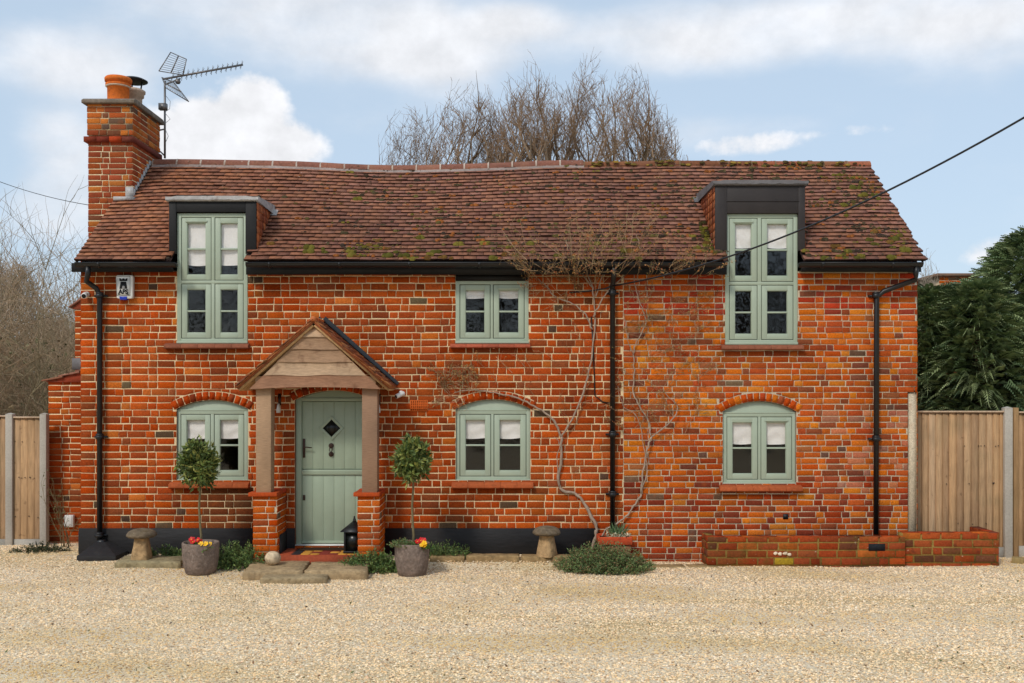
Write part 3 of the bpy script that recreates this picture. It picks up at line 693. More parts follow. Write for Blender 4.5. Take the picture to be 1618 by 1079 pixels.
# ================================================================== WINDOWS
def ringbox(m, x0, x1, z0, z1, t, y0, y1, tb=None, tt=None):
    tb = t if tb is None else tb; tt = t if tt is None else tt
    m.box(x0, x0 + t, y0, y1, z0, z1); m.box(x1 - t, x1, y0, y1, z0, z1)
    m.box(x0 + t, x1 - t, y0, y1, z0, z0 + tb); m.box(x0 + t, x1 - t, y0, y1, z1 - tt, z1)
def window(label, px, pz, mull, transom, sashes, y, blind_px, arch=None, sill=None, vent=None, seed=0):
    x0, x1 = PX(px[0], y), PX(px[1], y); zt, zb = PZ(pz[0], y), PZ(pz[1], y)
    m = M(); t = .052; dp = .07
    m.box(x0, x0 + t, y, y + dp, zb, zt); m.box(x1 - t, x1, y, y + dp, zb, zt)
    m.box(x0 + t, x1 - t, y, y + dp, zb, zb + t); m.box(x0 + t, x1 - t, y, y + dp, zt - t, zt)
    xm0, xm1 = PX(mull[0], y), PX(mull[1], y); zc = [zb + t]
    if transom:
        z0, z1 = PZ(transom[1], y), PZ(transom[0], y); m.box(x0 + t, x1 - t, y, y + dp, z0, z1)
        m.box(xm0, xm1, y, y + dp, zb + t, z0); m.box(xm0, xm1, y, y + dp, z1, zt - t); rows = [(zb + t, z0), (z1, zt - t)]
    else:
        m.box(xm0, xm1, y, y + dp, zb + t, zt - t); rows = [(zb + t, zt - t)]
    m.box(x0 - .004, x1 + .004, y - .02, y + .01, zb - .012, zb + .018)
    if arch:
        R, cx, cz, ax0, ax1, zs, rg_ = arch; n = 14
        poly = [(ax0 + (ax1 - ax0) * i / n, cz + math.sqrt(R * R - (ax0 + (ax1 - ax0) * i / n - cx) ** 2) - .004) for i in range(n + 1)]
        m.prism([(ax1, zt - .004)] + poly[::-1] + [(ax0, zt - .004)], 'y', y + .012, y + .05)
        m.box(x0 - .002, x1 + .002, y - .006, y + .02, zt - .008, zt + .01)
    o = m.build('window', MT['paint'], house, bevel=.002); tag(o, label)
    rng = random.Random(seed)
    for ri, (za, zz) in enumerate(rows):
        for ci, (xa, xb) in enumerate(((x0 + t, xm0), (xm1, x1 - t))):
            g = .008; xa += g; xb -= g; a, b = za + g, zz - g; st = .068
            c = M(); ys = y + .004; ringbox(c, xa, xb, a, b, st, ys, ys + .045)
            ringbox(c, xa + st - .001, xb - st + .001, a + st - .001, b - st + .001, .007, ys + .010, ys + .04)
            zbar = (a + b) / 2 if transom or b - a < .8 else (a + b) / 2
            c.box(xa + st, xb - st, ys + .006, ys + .04, zbar - .011, zbar + .011)
            if vent and (ri, ci) in vent: c.box(xa + st - .02, xb - st + .02, ys - .012, ys, b - st + .014, b - st + .034)
            cs_ = c.build('casement', MT['paint'], o, bevel=.0015)
            c = M(); ringbox(c, xa - .009, xb + .009, a - .009, b + .009, .022, ys + .012, ys + .03); c.build('gap_shade', MT['ink'], o)  # black ring added behind the casement gap, painting its shadow line
            p = M(); yy = ys + .03; p.face([(xa + st, yy, a + st), (xb - st, yy, a + st), (xb - st, yy, b - st), (xa + st, yy, b - st)])
            p.build('pane', MT['glass'], o)
            bp = blind_px[ri] if isinstance(blind_px, (list, tuple)) else blind_px
            if bp:
                zlo = PZ(bp, .08) if bp > 0 else a; bl = M(); n = 14; k = 12
                vs = []
                for i in range(k + 1):
                    f = i / k; z = zlo + (b + .02 - zlo) * f
                    for j in range(n + 1):
                        x = xa + st - .04 + (xb - xa - 2 * st + .08) * j / n
                        fold = .012 * math.sin(f * 13 + 1.2 * math.sin(j * .5 + ci + seed)) * (1.2 - f) + .006 * mnoise.noise(Vector((x * 9, z * 12, seed)))
                        vs.append((x, y + .056 + fold * .45, z + (.012 * math.sin(j / n * math.pi * 1.0) * -1 if i == 0 else 0) + .01 * mnoise.noise(Vector((x * 4, seed, 0))) * (1 - f)))
                bl.mesh(vs, [(i * (n + 1) + j, i * (n + 1) + j + 1, (i + 1) * (n + 1) + j + 1, (i + 1) * (n + 1) + j) for i in range(k) for j in range(n)])
                bl.build('blind', MT['fabric'], o, smooth=True)
    if sill:
        s = M(); sx0, sx1, sa, sb = PX(sill[0]), PX(sill[1]), PZ(sill[2]), PZ(sill[3]); cc = sill[4]
        k = 5; rng = random.Random(seed)
        for i in range(k):
            a = sx0 + (sx1 - sx0) * i / k; b = sx0 + (sx1 - sx0) * (i + 1) / k - .002; f = rng.uniform(.9, 1.08)
            s.prism([(.02, sb - .0), (-.07, sb), (-.085, sb + .012), (-.078, sb + (sa - sb) * .6), (.02, sa)], 'x', a, b, tuple(v * f for v in cc))
        s.build('sill', MT['terra'], o, bevel=.004)
    return o
SB = C(168, 86, 62); SR = C(166, 84, 46); SD = C(140, 84, 62)
window('tall sage green dormer window with four casements', (280, 391), (337, 541), (334, 339), (443, 448), None, -.012, [None, 419], sill=(262, 395, 541, 551, SD), vent=[(1, 0)], seed=1)
window('small upper window under the eaves', (720, 835), (443, 541), (775, 779), None, None, -.005, 471, sill=(712, 838, 542, 550, SB), vent=[(0, 1)], seed=2)
window('tall dormer window below the dark sheet panel', (1146, 1260), (338, 543), (1197, 1203), (445, 450), None, -.012, [None, 392], sill=(1139, 1268, 543, 553, SD), vent=[(1, 0)], seed=3)
window('arched ground floor window behind the bay tree', (279, 392), (648, 759), (333, 338), None, None, .03, 692, arch=R4, sill=(269, 395, 760, 771, SR), seed=4)
window('arched ground floor window below the climber', (720, 838), (648, 759), (776, 780), None, None, .03, 692, arch=R5, sill=(714, 843, 760, 771, SR), seed=5)
window('arched ground floor window at the right', (1142, 1258), (652, 764), (1198, 1202), None, None, .03, 701, arch=R6, sill=(1136, 1266, 765, 776, SR), vent=[(0, 1)], seed=6)

# ================================================================== EAVES, GUTTERS, PIPES
def gutter(x0, x1, y=-.275, z=3.945, r=.055):
    m = M(); n = 10
    vs = [(x, y - (r + q) * math.cos(math.pi * i / n), z - (r + q) * math.sin(math.pi * i / n)) for x in (x0, x1) for q in (0, -.006) for i in range(n + 1)]
    k = n + 1
    fs = [(i, i + 1, 2 * k + i + 1, 2 * k + i) for i in range(n)] + [(k + i, k + i + 1, 3 * k + i + 1, 3 * k + i) for i in range(n)]
    m.mesh(vs, fs)
    for x in (x0, x1): m.prism([(y - r * math.cos(math.pi * i / n), z - r * math.sin(math.pi * i / n)) for i in range(n + 1)], 'x', x - .004, x + .004)
    m.tube([(x0, y - r, z), (x1, y - r, z)], .008, 5)
    x = x0 + .3
    while x < x1 - .1:
        m.prism([(y - (r + .008) * math.cos(math.pi * i / n), z - (r + .01) * math.sin(math.pi * i / n)) for i in range(n + 1)], 'x', x - .015, x + .015); x += .9
    m.build('gutter', MT['black_iron'], house, smooth=False)
gutter(PX(121, -.27), PX(279, -.27)); gutter(PX(390, -.27), PX(1147, -.27)); gutter(PX(1262, -.27), PX(1456, -.27))
fa = M()
for a, b, zb in ((120, 278, 3.85), (393, 1145, 3.815), (1262, 1449, 3.85)): fa.box(PX(a), PX(b), -.13, -.10, zb, 3.965); fa.box(PX(a), PX(b), -.10, 0, zb + .02, zb + .03)
fa.box(PX(720), PX(835), -.02, .03, PZ(444), 3.84)
fa.build('fascia', MT['black'], house)
def pipe(pts, collars, foot=None, r=.034):
    m = M(); m.tube(pts, r, 12)
    for z in collars:
        x, y = pts[-1][0], pts[-1][1]
        m.lathe((x, y, z), [(r + .004, -.03), (r + .018, -.026), (r + .018, .012), (r + .010, .022), (r + .016, .03), (r + .016, .04), (r, .048)], 14)
        m.box(x - .085, x + .085, y + .03, -.001, z - .012, z + .012)
    m.build('downpipe', MT['black_iron'], house, smooth=False)
py_ = -.07
pipe([(PX(139, -.27), -.275, 3.90), (PX(139, -.27), -.27, 3.80), (PX(147), -.2, 3.72), (PX(157), -.1, 3.64), (PX(161), py_, 3.55), (PX(161), py_, .16)], [PZ(468), PZ(690), PZ(845)])
pipe([(PX(967), -.27, 3.89), (PX(967), -.2, 3.76), (PX(967), py_, 3.66), (PX(967), py_, .42)], [PZ(464), PZ(686), PZ(780)])
pipe([(PX(1448, -.27), -.275, 3.90), (PX(1447, -.27), -.27, 3.80), (PX(1437), -.2, 3.74), (PX(1392), -.09, 3.60), (PX(1382), py_, 3.52), (PX(1381), py_, .42)], [PZ(468), PZ(693)])

# ================================================================== CHIMNEY
ch = M(); yf, yr = 1.05, 2.08
cx0, cx1 = PX(140, yf), PX(209, yf)
CP = [C(184, 92, 44), C(168, 78, 42), C(196, 108, 50), C(148, 68, 44), C(96, 70, 62), C(120, 66, 50)]; CW = [3, 3, 2, 2, 1.4, 1.2]
def tch(a, z, c, rng): return c if z > 5.9 else (c if rng.random() < .4 else C(160, 78, 50))
brick_block(ch, cx0, cx1, yf, yr, 3.0, PZ(222, yf), CP, CW, C(214, 194, 156), 41, 'frlb', tint=tch)
brick_block(ch, cx0 - .012, cx1 + .012, yf - .012, yr + .012, PZ(222, yf) + .075, PZ(165, yf), CP, CW, C(206, 186, 150), 45, 'frlb')
zb_ = PZ(225, yf)
for i in range(4): 
    a = cx0 - .05 + (cx1 - cx0 + .1) * i / 4; ch.box(a, a + (cx1 - cx0 + .1) / 4 - .012, yf - .05, yr + .05, zb_, zb_ + .075, [C(130, 60, 44), C(120, 54, 42), C(170, 66, 36), C(112, 60, 50)][i])
# breast outside the gable, widening downward
bx = PX(119, yf)
brick_block(ch, bx, XL - .002, yf, yr + .1, .0, PZ(488, yf), PL, PLW, MORL, 51, 'flb')
lx = PX(77, yf - .1)
brick_block(ch, lx, XL - .002, yf - .1, yr + .3, .0, PZ(603, yf), PL, PLW, MORL, 55, 'flb')
chim = ch.build('chimney', MT['masonry'], house)
sh = M(); rng = random.Random(6)
def shoulder(x0, z0, x1, z1, ya, yb_, n, ov=.05):
    for i in range(n):
        f0, f1 = i / n, (i + 1.25) / n; yk = ya
        while yk < yb_:
            col = rng.choice(TP); f = rng.uniform(.85, 1.15); xa, xb = x0 + (x1 - x0) * f0, min(x1, x0 + (x1 - x0) * f1); za, zb = z0 + (z1 - z0) * f0 + .03, z0 + (z1 - z0) * f1 + .008
            ye = min(yk + .16, yb_)
            sh.mesh([(xa, yk, za), (xa, ye, za), (xb, ye, zb), (xb, yk, zb), (xa, yk, za - .016), (xa, ye, za - .016), (xb, ye, zb - .03), (xb, yk, zb - .03)], [(0, 1, 2, 3), (0, 4, 5, 1), (0, 3, 7, 4), (4, 7, 6, 5)], tuple(v * f for v in col)); yk = ye + .003
    sh.prism([(x0 + .03, z0 - .0), (x1, z1 - .01), (x1, z0 - .0)], 'y', ya + .03, yb_ - .03, C(140, 60, 38))
shoulder(PX(111, yf), PZ(488, yf), XL - .0, PZ(430, yf), yf - .05, yr + .15, 4)
sh.build('tiled_shoulder', MT['tile'], chim); sh = M()
shoulder(PX(68, yf - .1), PZ(604, yf), XL, PZ(574, yf), yf - .16, yr + .35, 4)
sh.build('tiled_shoulder', MT['tile'], chim)
lf = M()
lf.box(PX(118, yf) - .02, XL, yf - .04, yf - .01, PZ(584, yf), PZ(566, yf))
lf.build('lead_collar', MT['greylead'], chim); lf = M()
# stepped flashing on the right face and front apron
for i in range(9):
    s_ = (yf - RP_E[0]) / cs + .02 + i * .10; p = RP(cx1 + .02, s_, .0)
    lf.box(cx1 - .01, cx1 + .016, p[1] - .01, p[1] + .11, p[2] - .03, p[2] + .14)
p = RP(cx1, (yf - RP_E[0]) / cs, 0)
lf.box(XL + .03, cx1 + .05, yf - .09, yf - .012, p[2] - .035, p[2] + .02); lf.box(cx1 - .09, cx1 + .02, yf - .022, yf - .01, p[2], p[2] + .17)
lf.build('lead_flashing', MT['lead'], chim)
cp = M(); zc_ = PZ(165, yf)
cp.prism([(yf - .085, zc_), (yr + .085, zc_), (yr + .085, zc_ + .045), (yr + .03, zc_ + .075), (yf - .03, zc_ + .075), (yf - .085, zc_ + .045)], 'x', cx0 - .07, cx1 + .06, C(120, 108, 96))
cp.build('chimney_cap', MT['stone'], chim, bevel=.008)
zt_ = zc_ + .07
pt = M(); c1 = (PX(187, yf + .3), yf + .3, zt_)
pt.lathe(c1, [(.16, 0), (.15, .05), (.152, .27), (.175, .275), (.178, .30), (.155, .305), (.155, .33), (.185, .335), (.19, .38), (.175, .40), (.12, .40), (.12, .2)], 28, C(214, 110, 44))
pt.lathe(c1, [(.1565, .255), (.18, .268), (.158, .285)], 28, C(220, 200, 180))
pt.build('chimney_pot', MT['terra'], chim, smooth=False)
pt = M(); c2 = (PX(211, yf + .72), yf + .72, zt_)
pt.lathe(c2, [(.13, -.05), (.12, .05), (.125, .24), (.15, .25), (.152, .30), (.17, .31), (.172, .34), (.14, .36), (.10, .36), (.10, .1)], 24, C(196, 172, 150))
pt.lathe(c2, [(.1305, .0), (.128, .10)], 24, C(170, 96, 60))
pot2 = pt.build('chimney_pot', MT['terra'], chim)
cw = M(); zz = zt_ + .47
cw.lathe((c2[0], c2[1], zz), [(.17, 0), (.205, .012), (.205, .022), (.15, .05), (.07, .062), (.01, .064)], 28)
for a in (0, 2.1, 4.2): cw.tube([(c2[0] + .1 * math.cos(a), c2[1] + .1 * math.sin(a), zt_ + .30), (c2[0] + .13 * math.cos(a), c2[1] + .13 * math.sin(a), zz + .01)], .012, 5)
cw.build('cowl', MT['black_iron'], pot2, smooth=False)

# ================================================================== DOOR
yd = .07
fr = M(); dx0, dx1 = PX(466, .05), PX(590, .05); lx0, lx1 = PX(477, yd), PX(579, yd); ztp, zbt = PZ(634, yd), PZ(860, yd)
fr.box(dx0, lx0, .05, .13, zbt - .02, ztp + .05); fr.box(lx1, dx1, .05, .13, zbt - .02, ztp + .05); fr.box(lx0, lx1, .05, .13, ztp, ztp + .05)
R, cx, cz, ax0, ax1, zs, _ = RD
n = 14; poly = [(ax0 + (ax1 - ax0) * i / n, cz + math.sqrt(R * R - (ax0 + (ax1 - ax0) * i / n - cx) ** 2) - .004) for i in range(n + 1)]
fr.prism([(ax1, ztp + .045)] + poly[::-1] + [(ax0, ztp + .045)], 'y', .06, .1)
fr.box(dx0 + .02, lx0 - .012, .044, .05, zbt, ztp + .04); fr.box(lx0, lx1, .045, .05, ztp + .008, ztp + .04)
frame = fr.build('door_frame', MT['door_paint'], house, bevel=.004)
dr = M(); zs_ = PZ(741.5, yd); nb = 6
def boards(z0, z1, y):
    wd = (lx1 - lx0 - .006) / nb
    for i in range(nb): dr.box(lx0 + .003 + i * wd + .0015, lx0 + .003 + (i + 1) * wd - .0015, y, y + .03, z0, z1)
    dr.box(lx0 + .003, lx1 - .003, y + .004, y + .04, z0, z1)
boards(zbt + .02, zs_ - .004, yd); boards(zs_ + .004, ztp - .006, yd)
dr.prism([(yd, zs_ - .075), (yd - .02, zs_ - .07), (yd - .024, zs_ - .012), (yd - .012, zs_ - .002), (yd, zs_ - .002)], 'x', lx0 + .003, lx1 - .003)
dr.box(lx0 + .003, lx1 - .003, yd - .012, yd, zbt + .014, zbt + .05)
gx, gz = PX(524, yd), PZ(676.5, yd)
def diamond(r0, r1, ya, yb):
    o = [(gx, gz - r0), (gx + r0, gz), (gx, gz + r0), (gx - r0, gz)]; i = [(gx, gz - r1), (gx + r1, gz), (gx, gz + r1), (gx - r1, gz)]
    for k in range(4):
        a, b = k, (k + 1) % 4; dr.prism([o[a], o[b], i[b], i[a]], 'y', ya, yb)
diamond(.165, .115, yd - .014, yd)
door = dr.build('door', MT['door_paint'], house, bevel=.004)
pn = M(); pn.prism([(gx, gz - .118), (gx + .118, gz), (gx, gz + .118), (gx - .118, gz)], 'y', yd - .008, yd - .002)
MT['darkglass'] = mk('dark_door_glass', C(20, 22, 20), 30, .2, .3, .2, .002, spec=.4); pn.build('pane', MT['darkglass'], door)
MT['bronze'] = mk('dark_bronze', C(64, 46, 38), 30, .3, .4, .2, .001, metallic=.6, spec=.5)
h = M(); hx = PX(480.5, yd); hz = PZ(708, yd)
h.box(hx - .016, hx + .016, yd - .012, yd - .001, hz - .125, hz + .125); h.tube([(hx, yd - .01, hz + .012), (hx, yd - .055, hz + .012)], .01, 8); h.tube([(hx, yd - .055, hz + .012), (hx + .05, yd - .058, hz + .016), (hx + .115, yd - .055, hz + .008)], [.011, .009, .007], 8)
h.lathe((hx, yd - .014, hz - .075), [(.009, -.012), (.009, .012)], 8); h.build('handle', MT['bronze'], door, bevel=.003)
h = M(); hz = PZ(786, yd); h.box(hx - .015, hx + .015, yd - .01, yd - .001, hz - .035, hz + .035); h.box(hx - .005, hx + .005, yd - .014, yd - .01, hz - .016, hz + .016, ); h.build('keyhole_plate', MT['bronze'], door, bevel=.005)
h = M(); kx = PX(523.5, yd)
def disc(m, x, y, z, r, t, n=18): m.prism([(x + r * math.cos(6.283 * i / n), z + r * math.sin(6.283 * i / n)) for i in range(n)], 'y', y - t, y)
k1, k2 = PZ(704, yd), PZ(717.5, yd)
disc(h, kx, yd - .001, k1, .034, .012); disc(h, kx, yd - .012, k1, .024, .014); disc(h, kx, yd - .001, k2, .034, .012); disc(h, kx, yd - .012, k2, .02, .02)
h.tube([(kx - .012, yd - .02, k1), (kx - .02, yd - .035, (k1 + k2) / 2), (kx, yd - .04, k2 + .01), (kx + .02, yd - .035, (k1 + k2) / 2), (kx + .012, yd - .02, k1)], .006, 6)
h.build('knocker', MT['bronze'], door, bevel=.002)
th = M(); th.box(dx0 + .01, dx1 - .01, .0, .13, zbt - .025, zbt + .006); th.build('threshold', MT['white'], house)

# ================================================================== PORCH
pf = -.56
OAK = [C(168, 136, 106), C(156, 124, 96), C(180, 150, 120)]
bm = M(); rng = random.Random(12)
ax, az = PX(496.5, pf), PZ(513.5, pf); bl_, br_, bz = PX(395, pf), PX(600.8, pf), PZ(614.5, pf)
def gx_at(z):  # half-widths of the gable at height z
    f = (az - z) / (az - bz); return ax + (bl_ - ax) * f, ax + (br_ - ax) * f
lv = [PZ(v, pf) for v in (614.5, 592, 571, 551, 531, 513.5)]
for i in range(5):
    z0, z1 = lv[i], lv[i + 1]; y = pf + (.0 if i == 0 else .012 * i * 0 + .01)
    a0, b0 = gx_at(z0); a1, b1 = gx_at(z1); n = 14; ph = rng.random() * 9
    lo = []
    for q in range(n + 1):
        f = q / n; x = a0 + (b0 - a0) * f
        zz = z0 + (.014 * mnoise.noise(Vector((x * 3.2, ph, 0))) if i else .028 * math.sin(f * math.pi))
        lo.append((x, zz - (.006 if i else 0)))
    up = [(b1, z1), (a1, z1)]
    c = rng.choice(OAK) if i else C(150, 110, 84); nn = len(lo) + 2
    pts = lo + up; fy = y - .022; 
    vs = [(p[0], fy, p[1]) for p in lo] + [(p[0], y - .002, p[1]) for p in up] + [(p[0], y + .03, p[1]) for p in lo] + [(p[0], y + .03, p[1]) for p in up]
    bm.mesh(vs, [tuple(range(nn)), tuple(range(nn, 2 * nn))[::-1]] + [(k, (k + 1) % nn, nn + (k + 1) % nn, nn + k) for k in range(nn)], c)
bm.box(bl_ + .06, br_ - .06, pf + .02, pf + .17, bz + .02, bz + .16, OAK[0])
bm.box(bl_ + .06, bl_ + .16, pf + .1, -.01, bz + .02, bz + .14, OAK[1]); bm.box(br_ - .16, br_ - .06, pf + .1, -.01, bz + .02, bz + .14, OAK[1])
porch = bm.build('porch', MT['oakh'], house, bevel=.003)
y0p, y1p = -.5, -.31
for a, b in ((404, 428), (572, 596)):
    q = M(); q.box(PX(a, y0p), PX(b, y0p), y0p, y1p, 1.0, bz + .04, OAK[0] if a < 500 else C(148, 116, 92), jit=.004, rng=rng); q.build('post', MT['oak'], porch, bevel=.006)
for (a, b, sd_) in ((400.3, 437.8, 61), (566, 599.8, 71)):
    q = M(); ya = -.49; x0, x1 = PX(a, ya), PX(b, ya); zt = PZ(784, ya)
    brick_block(q, x0, x1, ya, -.008, .02, zt, PP, PPW, C(222, 198, 164), sd_, 'frl')
    pr_ = q.build('pier', MT['masonry'], porch)
    q = M(); k = 2; col = C(178, 74, 30)
    q.box(x0 - .055, x1 + .008, ya - .045, ya + .12, zt, zt + .05, col); q.box(x0 - .05, x1 + .004, ya + .123, ya + .3, zt + .002, zt + .048, C(170, 66, 28)); q.box(x0 - .05, x1 + .006, ya + .303, -.005, zt, zt + .05, C(176, 64, 34))
    q.build('coping', MT['terra'], pr_, bevel=.006)
    if True:
        q = M(); xs = (x1 + .012) if a < 500 else x1 + .012
        q.box(x1 - .01, x1 + .016, -.40 if a < 500 else -.02, -.008, .05, .46); q.build('black_skirt', MT['plinth'], pr_) if a < 500 else None
# porch roof: courses of clay tiles, running front to back
tr_ = M(); rng = random.Random(14)
apx, apz = ax, PZ(504, -.62) - .0; hw = .965; ez = PZ(610.5, -.62)
rise = apz - ez; Lp = math.hypot(hw, rise); ux, uz = hw / Lp, rise / Lp
def PR_(sg, s, h, y): return (apx + sg * (hw - s * ux) + sg * h * uz, y, ez + s * uz + h * ux)
for sg in (-1, 1):
    k = 0
    while k * .092 < Lp - .02:
        s0 = k * .092; y = -.635 + rng.uniform(-.012, .012)
        while y < -.02:
            y1 = min(y + .165, -.004); c = rng.choice([C(150, 84, 52), C(168, 98, 58), C(128, 72, 50), C(180, 120, 74), C(110, 66, 48)]); f = rng.uniform(.8, 1.15)
            lift = .018 + rng.uniform(0, .01); s1 = min(s0 + .15, Lp)
            tp = [PR_(sg, s0, lift, y), PR_(sg, s0, lift, y1 - .004), PR_(sg, s1, .008, y1 - .004), PR_(sg, s1, .008, y)]
            bt = [PR_(sg, s0, lift - .014, y), PR_(sg, s0, lift - .014, y1 - .004), PR_(sg, s1, -.008, y1 - .004), PR_(sg, s1, -.008, y)]
            tr_.mesh(tp + bt, [(0, 1, 2, 3), (0, 4, 5, 1), (1, 5, 6, 2), (0, 3, 7, 4), (4, 7, 6, 5)], tuple(v * f for v in c)); y = y1
        k += 1
    # undercloak and barge strip
    for (h0, h1, yy, cc) in ((-.016, -.004, -.63, C(176, 110, 66)), (-.034, -.018, -.622, C(150, 84, 52)), (-.064, -.036, -.60, C(196, 158, 112))):
        tr_.mesh([PR_(sg, -.01, h0, yy), PR_(sg, Lp - .0, h0, yy), PR_(sg, Lp - .0, h1, yy), PR_(sg, -.01, h1, yy), PR_(sg, -.01, h0, -.01), PR_(sg, Lp, h0, -.01), PR_(sg, Lp, h1, -.01), PR_(sg, -.01, h1, -.01)],
                 [(0, 1, 2, 3), (0, 4, 5, 1), (3, 2, 6, 7), (0, 3, 7, 4)], cc)
for q in range(4): tr_.tube([(apx, -.64 + q * .16, apz + .002), (apx, -.64 + q * .16 + .155, apz - .002)], .035, 8, C(190, 104, 56))
pr2 = tr_.build('porch_roof', MT['tile'], porch)
fl = M()
for sg in (-1, 1):
    fl.mesh([PR_(sg, .0, .02, -.018), PR_(sg, Lp + .02, .02, -.018), PR_(sg, Lp + .02, .082, -.018), PR_(sg, .0, .066, -.018), PR_(sg, .0, .03, -.10), PR_(sg, Lp, .03, -.10)], [(0, 1, 2, 3), (0, 4, 5, 1)])
fl.build('flashing', MT['darklead'], pr2)
# ================================================================== SMALL THINGS ON AND AROUND THE HOUSE
def G(px, py, z=None):
    """ground point under a photo pixel (flat at height z)"""
    zz = .05 if z is None else z
    d = (H - zz) * F / (py - 610); return Vector(((px - 809) * d / F, d - D, zz))
def dup(root, loc, label=None, rotz=0, scale=None):
    r = root.copy(); SC.collection.objects.link(r); r.location = loc; r.rotation_euler = (0, 0, rotz)
    if scale: r.scale = scale
    if label: r['label'] = label
    for chd in [c for c in bpy.data.objects if c.parent == root]:
        c = chd.copy(); SC.collection.objects.link(c); c.parent = r
        for g in [q for q in bpy.data.objects if q.parent == chd]:
            e = g.copy(); SC.collection.objects.link(e); e.parent = c
    return r

# --- alarm box
yb_ = -.008
t = thing('alarm_box', (PX(199.5), yb_, PZ(474)), 'white burglar alarm box with black tower emblem on the brick wall', 'alarm box')
x0, x1, z0, z1 = PX(186.5), PX(214), PZ(473), PZ(435.5)
m = M(); n = 6
pr = []
for (cx, cz, a0) in ((x1 - .03, z1 - .025, 0), (x0 + .025, z1 - .025, 90), (x0 + .035, z0 + .03, 180), (x1 - .035, z0 + .03, 270)):
    for i in range(n + 1): a = math.radians(a0 + 90 * i / n); pr.append((cx + .025 * math.cos(a), cz + .025 * math.sin(a)))
m.prism(pr, 'y', -.075, yb_, (.8, .8, .8)); m.build('cover', MT['white'], t, bevel=.008)
cxm = (x0 + x1) / 2 - .012
m = M(); m.box(cxm - .088, cxm + .088, -.079, -.075, z0 + .042, z1 - .018, C(232, 232, 228))
K = C(20, 20, 22)
for a, b, c_, d_ in ((-.088, .088, -.002, 0), (-.088, .088, .248, .25), (-.088, -.086, 0, .25), (.086, .088, 0, .25)): m.box(cxm + a, cxm + b, -.0805, -.079, z0 + .044 + c_, z0 + .044 + d_, K)
zb = z0 + .06
m.prism([(cxm - .052, zb + .072), (cxm + .052, zb + .072), (cxm + .036, zb + .165), (cxm - .036, zb + .165)], 'y', -.0812, -.079, K)
m.prism([(cxm - .05, zb + .172), (cxm + .05, zb + .172), (cxm + .056, zb + .208), (cxm + .030, zb + .208), (cxm + .030, zb + .196), (cxm + .014, zb + .196), (cxm + .014, zb + .208), (cxm - .014, zb + .208), (cxm - .014, zb + .196), (cxm - .03, zb + .196), (cxm - .03, zb + .208), (cxm - .056, zb + .208)], 'y', -.0812, -.079, K)
m.prism([(cxm - .018, zb + .070), (cxm + .018, zb + .070), (cxm + .018, zb + .095)] + [(cxm + .018 * math.cos(a), zb + .095 + .018 * math.sin(a)) for a in (.5, 1.05, 1.57, 2.1, 2.6)] + [(cxm - .018, zb + .095)], 'y', -.0825, -.0812, C(170, 168, 168))
m.box(cxm - .072, cxm - .04, -.0812, -.079, zb - .005, zb + .004, K); m.box(cxm + .04, cxm + .072, -.0812, -.079, zb - .005, zb + .004, K)
pane_ = m.build('emblem', MT['plain'], t)
def text(body, size, loc, mat, parent, name, rotx=90, sx=1):
    cu = bpy.data.curves.new('tmp', 'FONT'); cu.body = body; cu.size = size; cu.extrude = .001; cu.align_x = 'CENTER'; cu.offset = size * .045
    ob = bpy.data.objects.new('tmp', cu); SC.collection.objects.link(ob)
    dg = bpy.context.evaluated_depsgraph_get(); me = bpy.data.meshes.new_from_object(ob.evaluated_get(dg)); bpy.data.objects.remove(ob)
    me.materials.clear(); me.materials.append(mat)
    o = bpy.data.objects.new(name, me); SC.collection.objects.link(o); o.parent = parent
    o.location = tuple(loc[i] - (WL[parent.name][i] if parent.type == 'EMPTY' else 0) for i in range(3)); o.rotation_euler = (math.radians(rotx), 0, 0); o.scale = (sx, 1, 1); return o
text('APS', .082, (cxm, -.0815, zb + .006), MT['ink'], t, 'lettering', sx=.95)
m = M(); m.prism([(cxm - .045, z0 - .012), (cxm + .04, z0 - .012), (cxm + .05, z0 + .032), (cxm - .055, z0 + .032)], 'y', -.082, -.01)
MT['blue'] = mk('blue_lens', C(24, 52, 168), 20, .1, .2, 0, spec=.6); m.build('strobe_lens', MT['blue'], t, bevel=.005)

# --- cameras
def camera_thing(loc, label, d, r=.032, L_=.12):
    t = thing('security_camera', loc, label, 'camera'); p = Vector(loc); d = Vector(d).normalized()
    m = M(); m.tube([p + Vector((0, -.0, 0)), p + Vector((0, -.05, 0))], [.035, .03], 14); m.tube([p + Vector((0, -.05, 0)), p + Vector((0, -.085, -.015))], .014, 8); m.build('mount', MT['white'], t)
    b = p + Vector((0, -.09, -.02)); m = M(); m.tube([b - d * L_ * .45, b - d * L_ * .4, b + d * L_ * .5, b + d * L_ * .55], [r * .8, r, r, r * .92], 16); m.build('body', MT['white'], t)
    m = M(); m.tube([b + d * L_ * .551, b + d * L_ * .57], [r * .8, r * .7], 16); m.build('lens', MT['ink'], t)
camera_thing((PX(139), -.005, PZ(465)), 'round white security camera beside the left downpipe', (.15, -1, -.35), .036, .09)
camera_thing((PX(634), -.005, PZ(621)), 'white bullet security camera to the right of the porch eaves', (-.75, -.6, -.35), .03, .13)

# --- lamps under the porch
for px, lab in ((442, 'small wall lamp under the left side of the porch'), (599, 'small wall lamp beside the right porch post')):
    y = -.07; t = thing('wall_lamp', (PX(px), 0, PZ(650)), lab, 'lamp')
    m = M(); m.box(PX(px) - .02, PX(px) + .02, -.015, -.008, PZ(640), PZ(622)); m.tube([(PX(px), -.012, PZ(628)), (PX(px), y, PZ(626)), (PX(px), y, PZ(636))], .007, 6); m.build('bracket', MT['bronze'], t)
    m = M(); m.lathe((PX(px), y, PZ(652)), [(.026, 0), (.028, .03), (.02, .08), (.012, .12)], 14); m.build('shade', MT['white'], t)

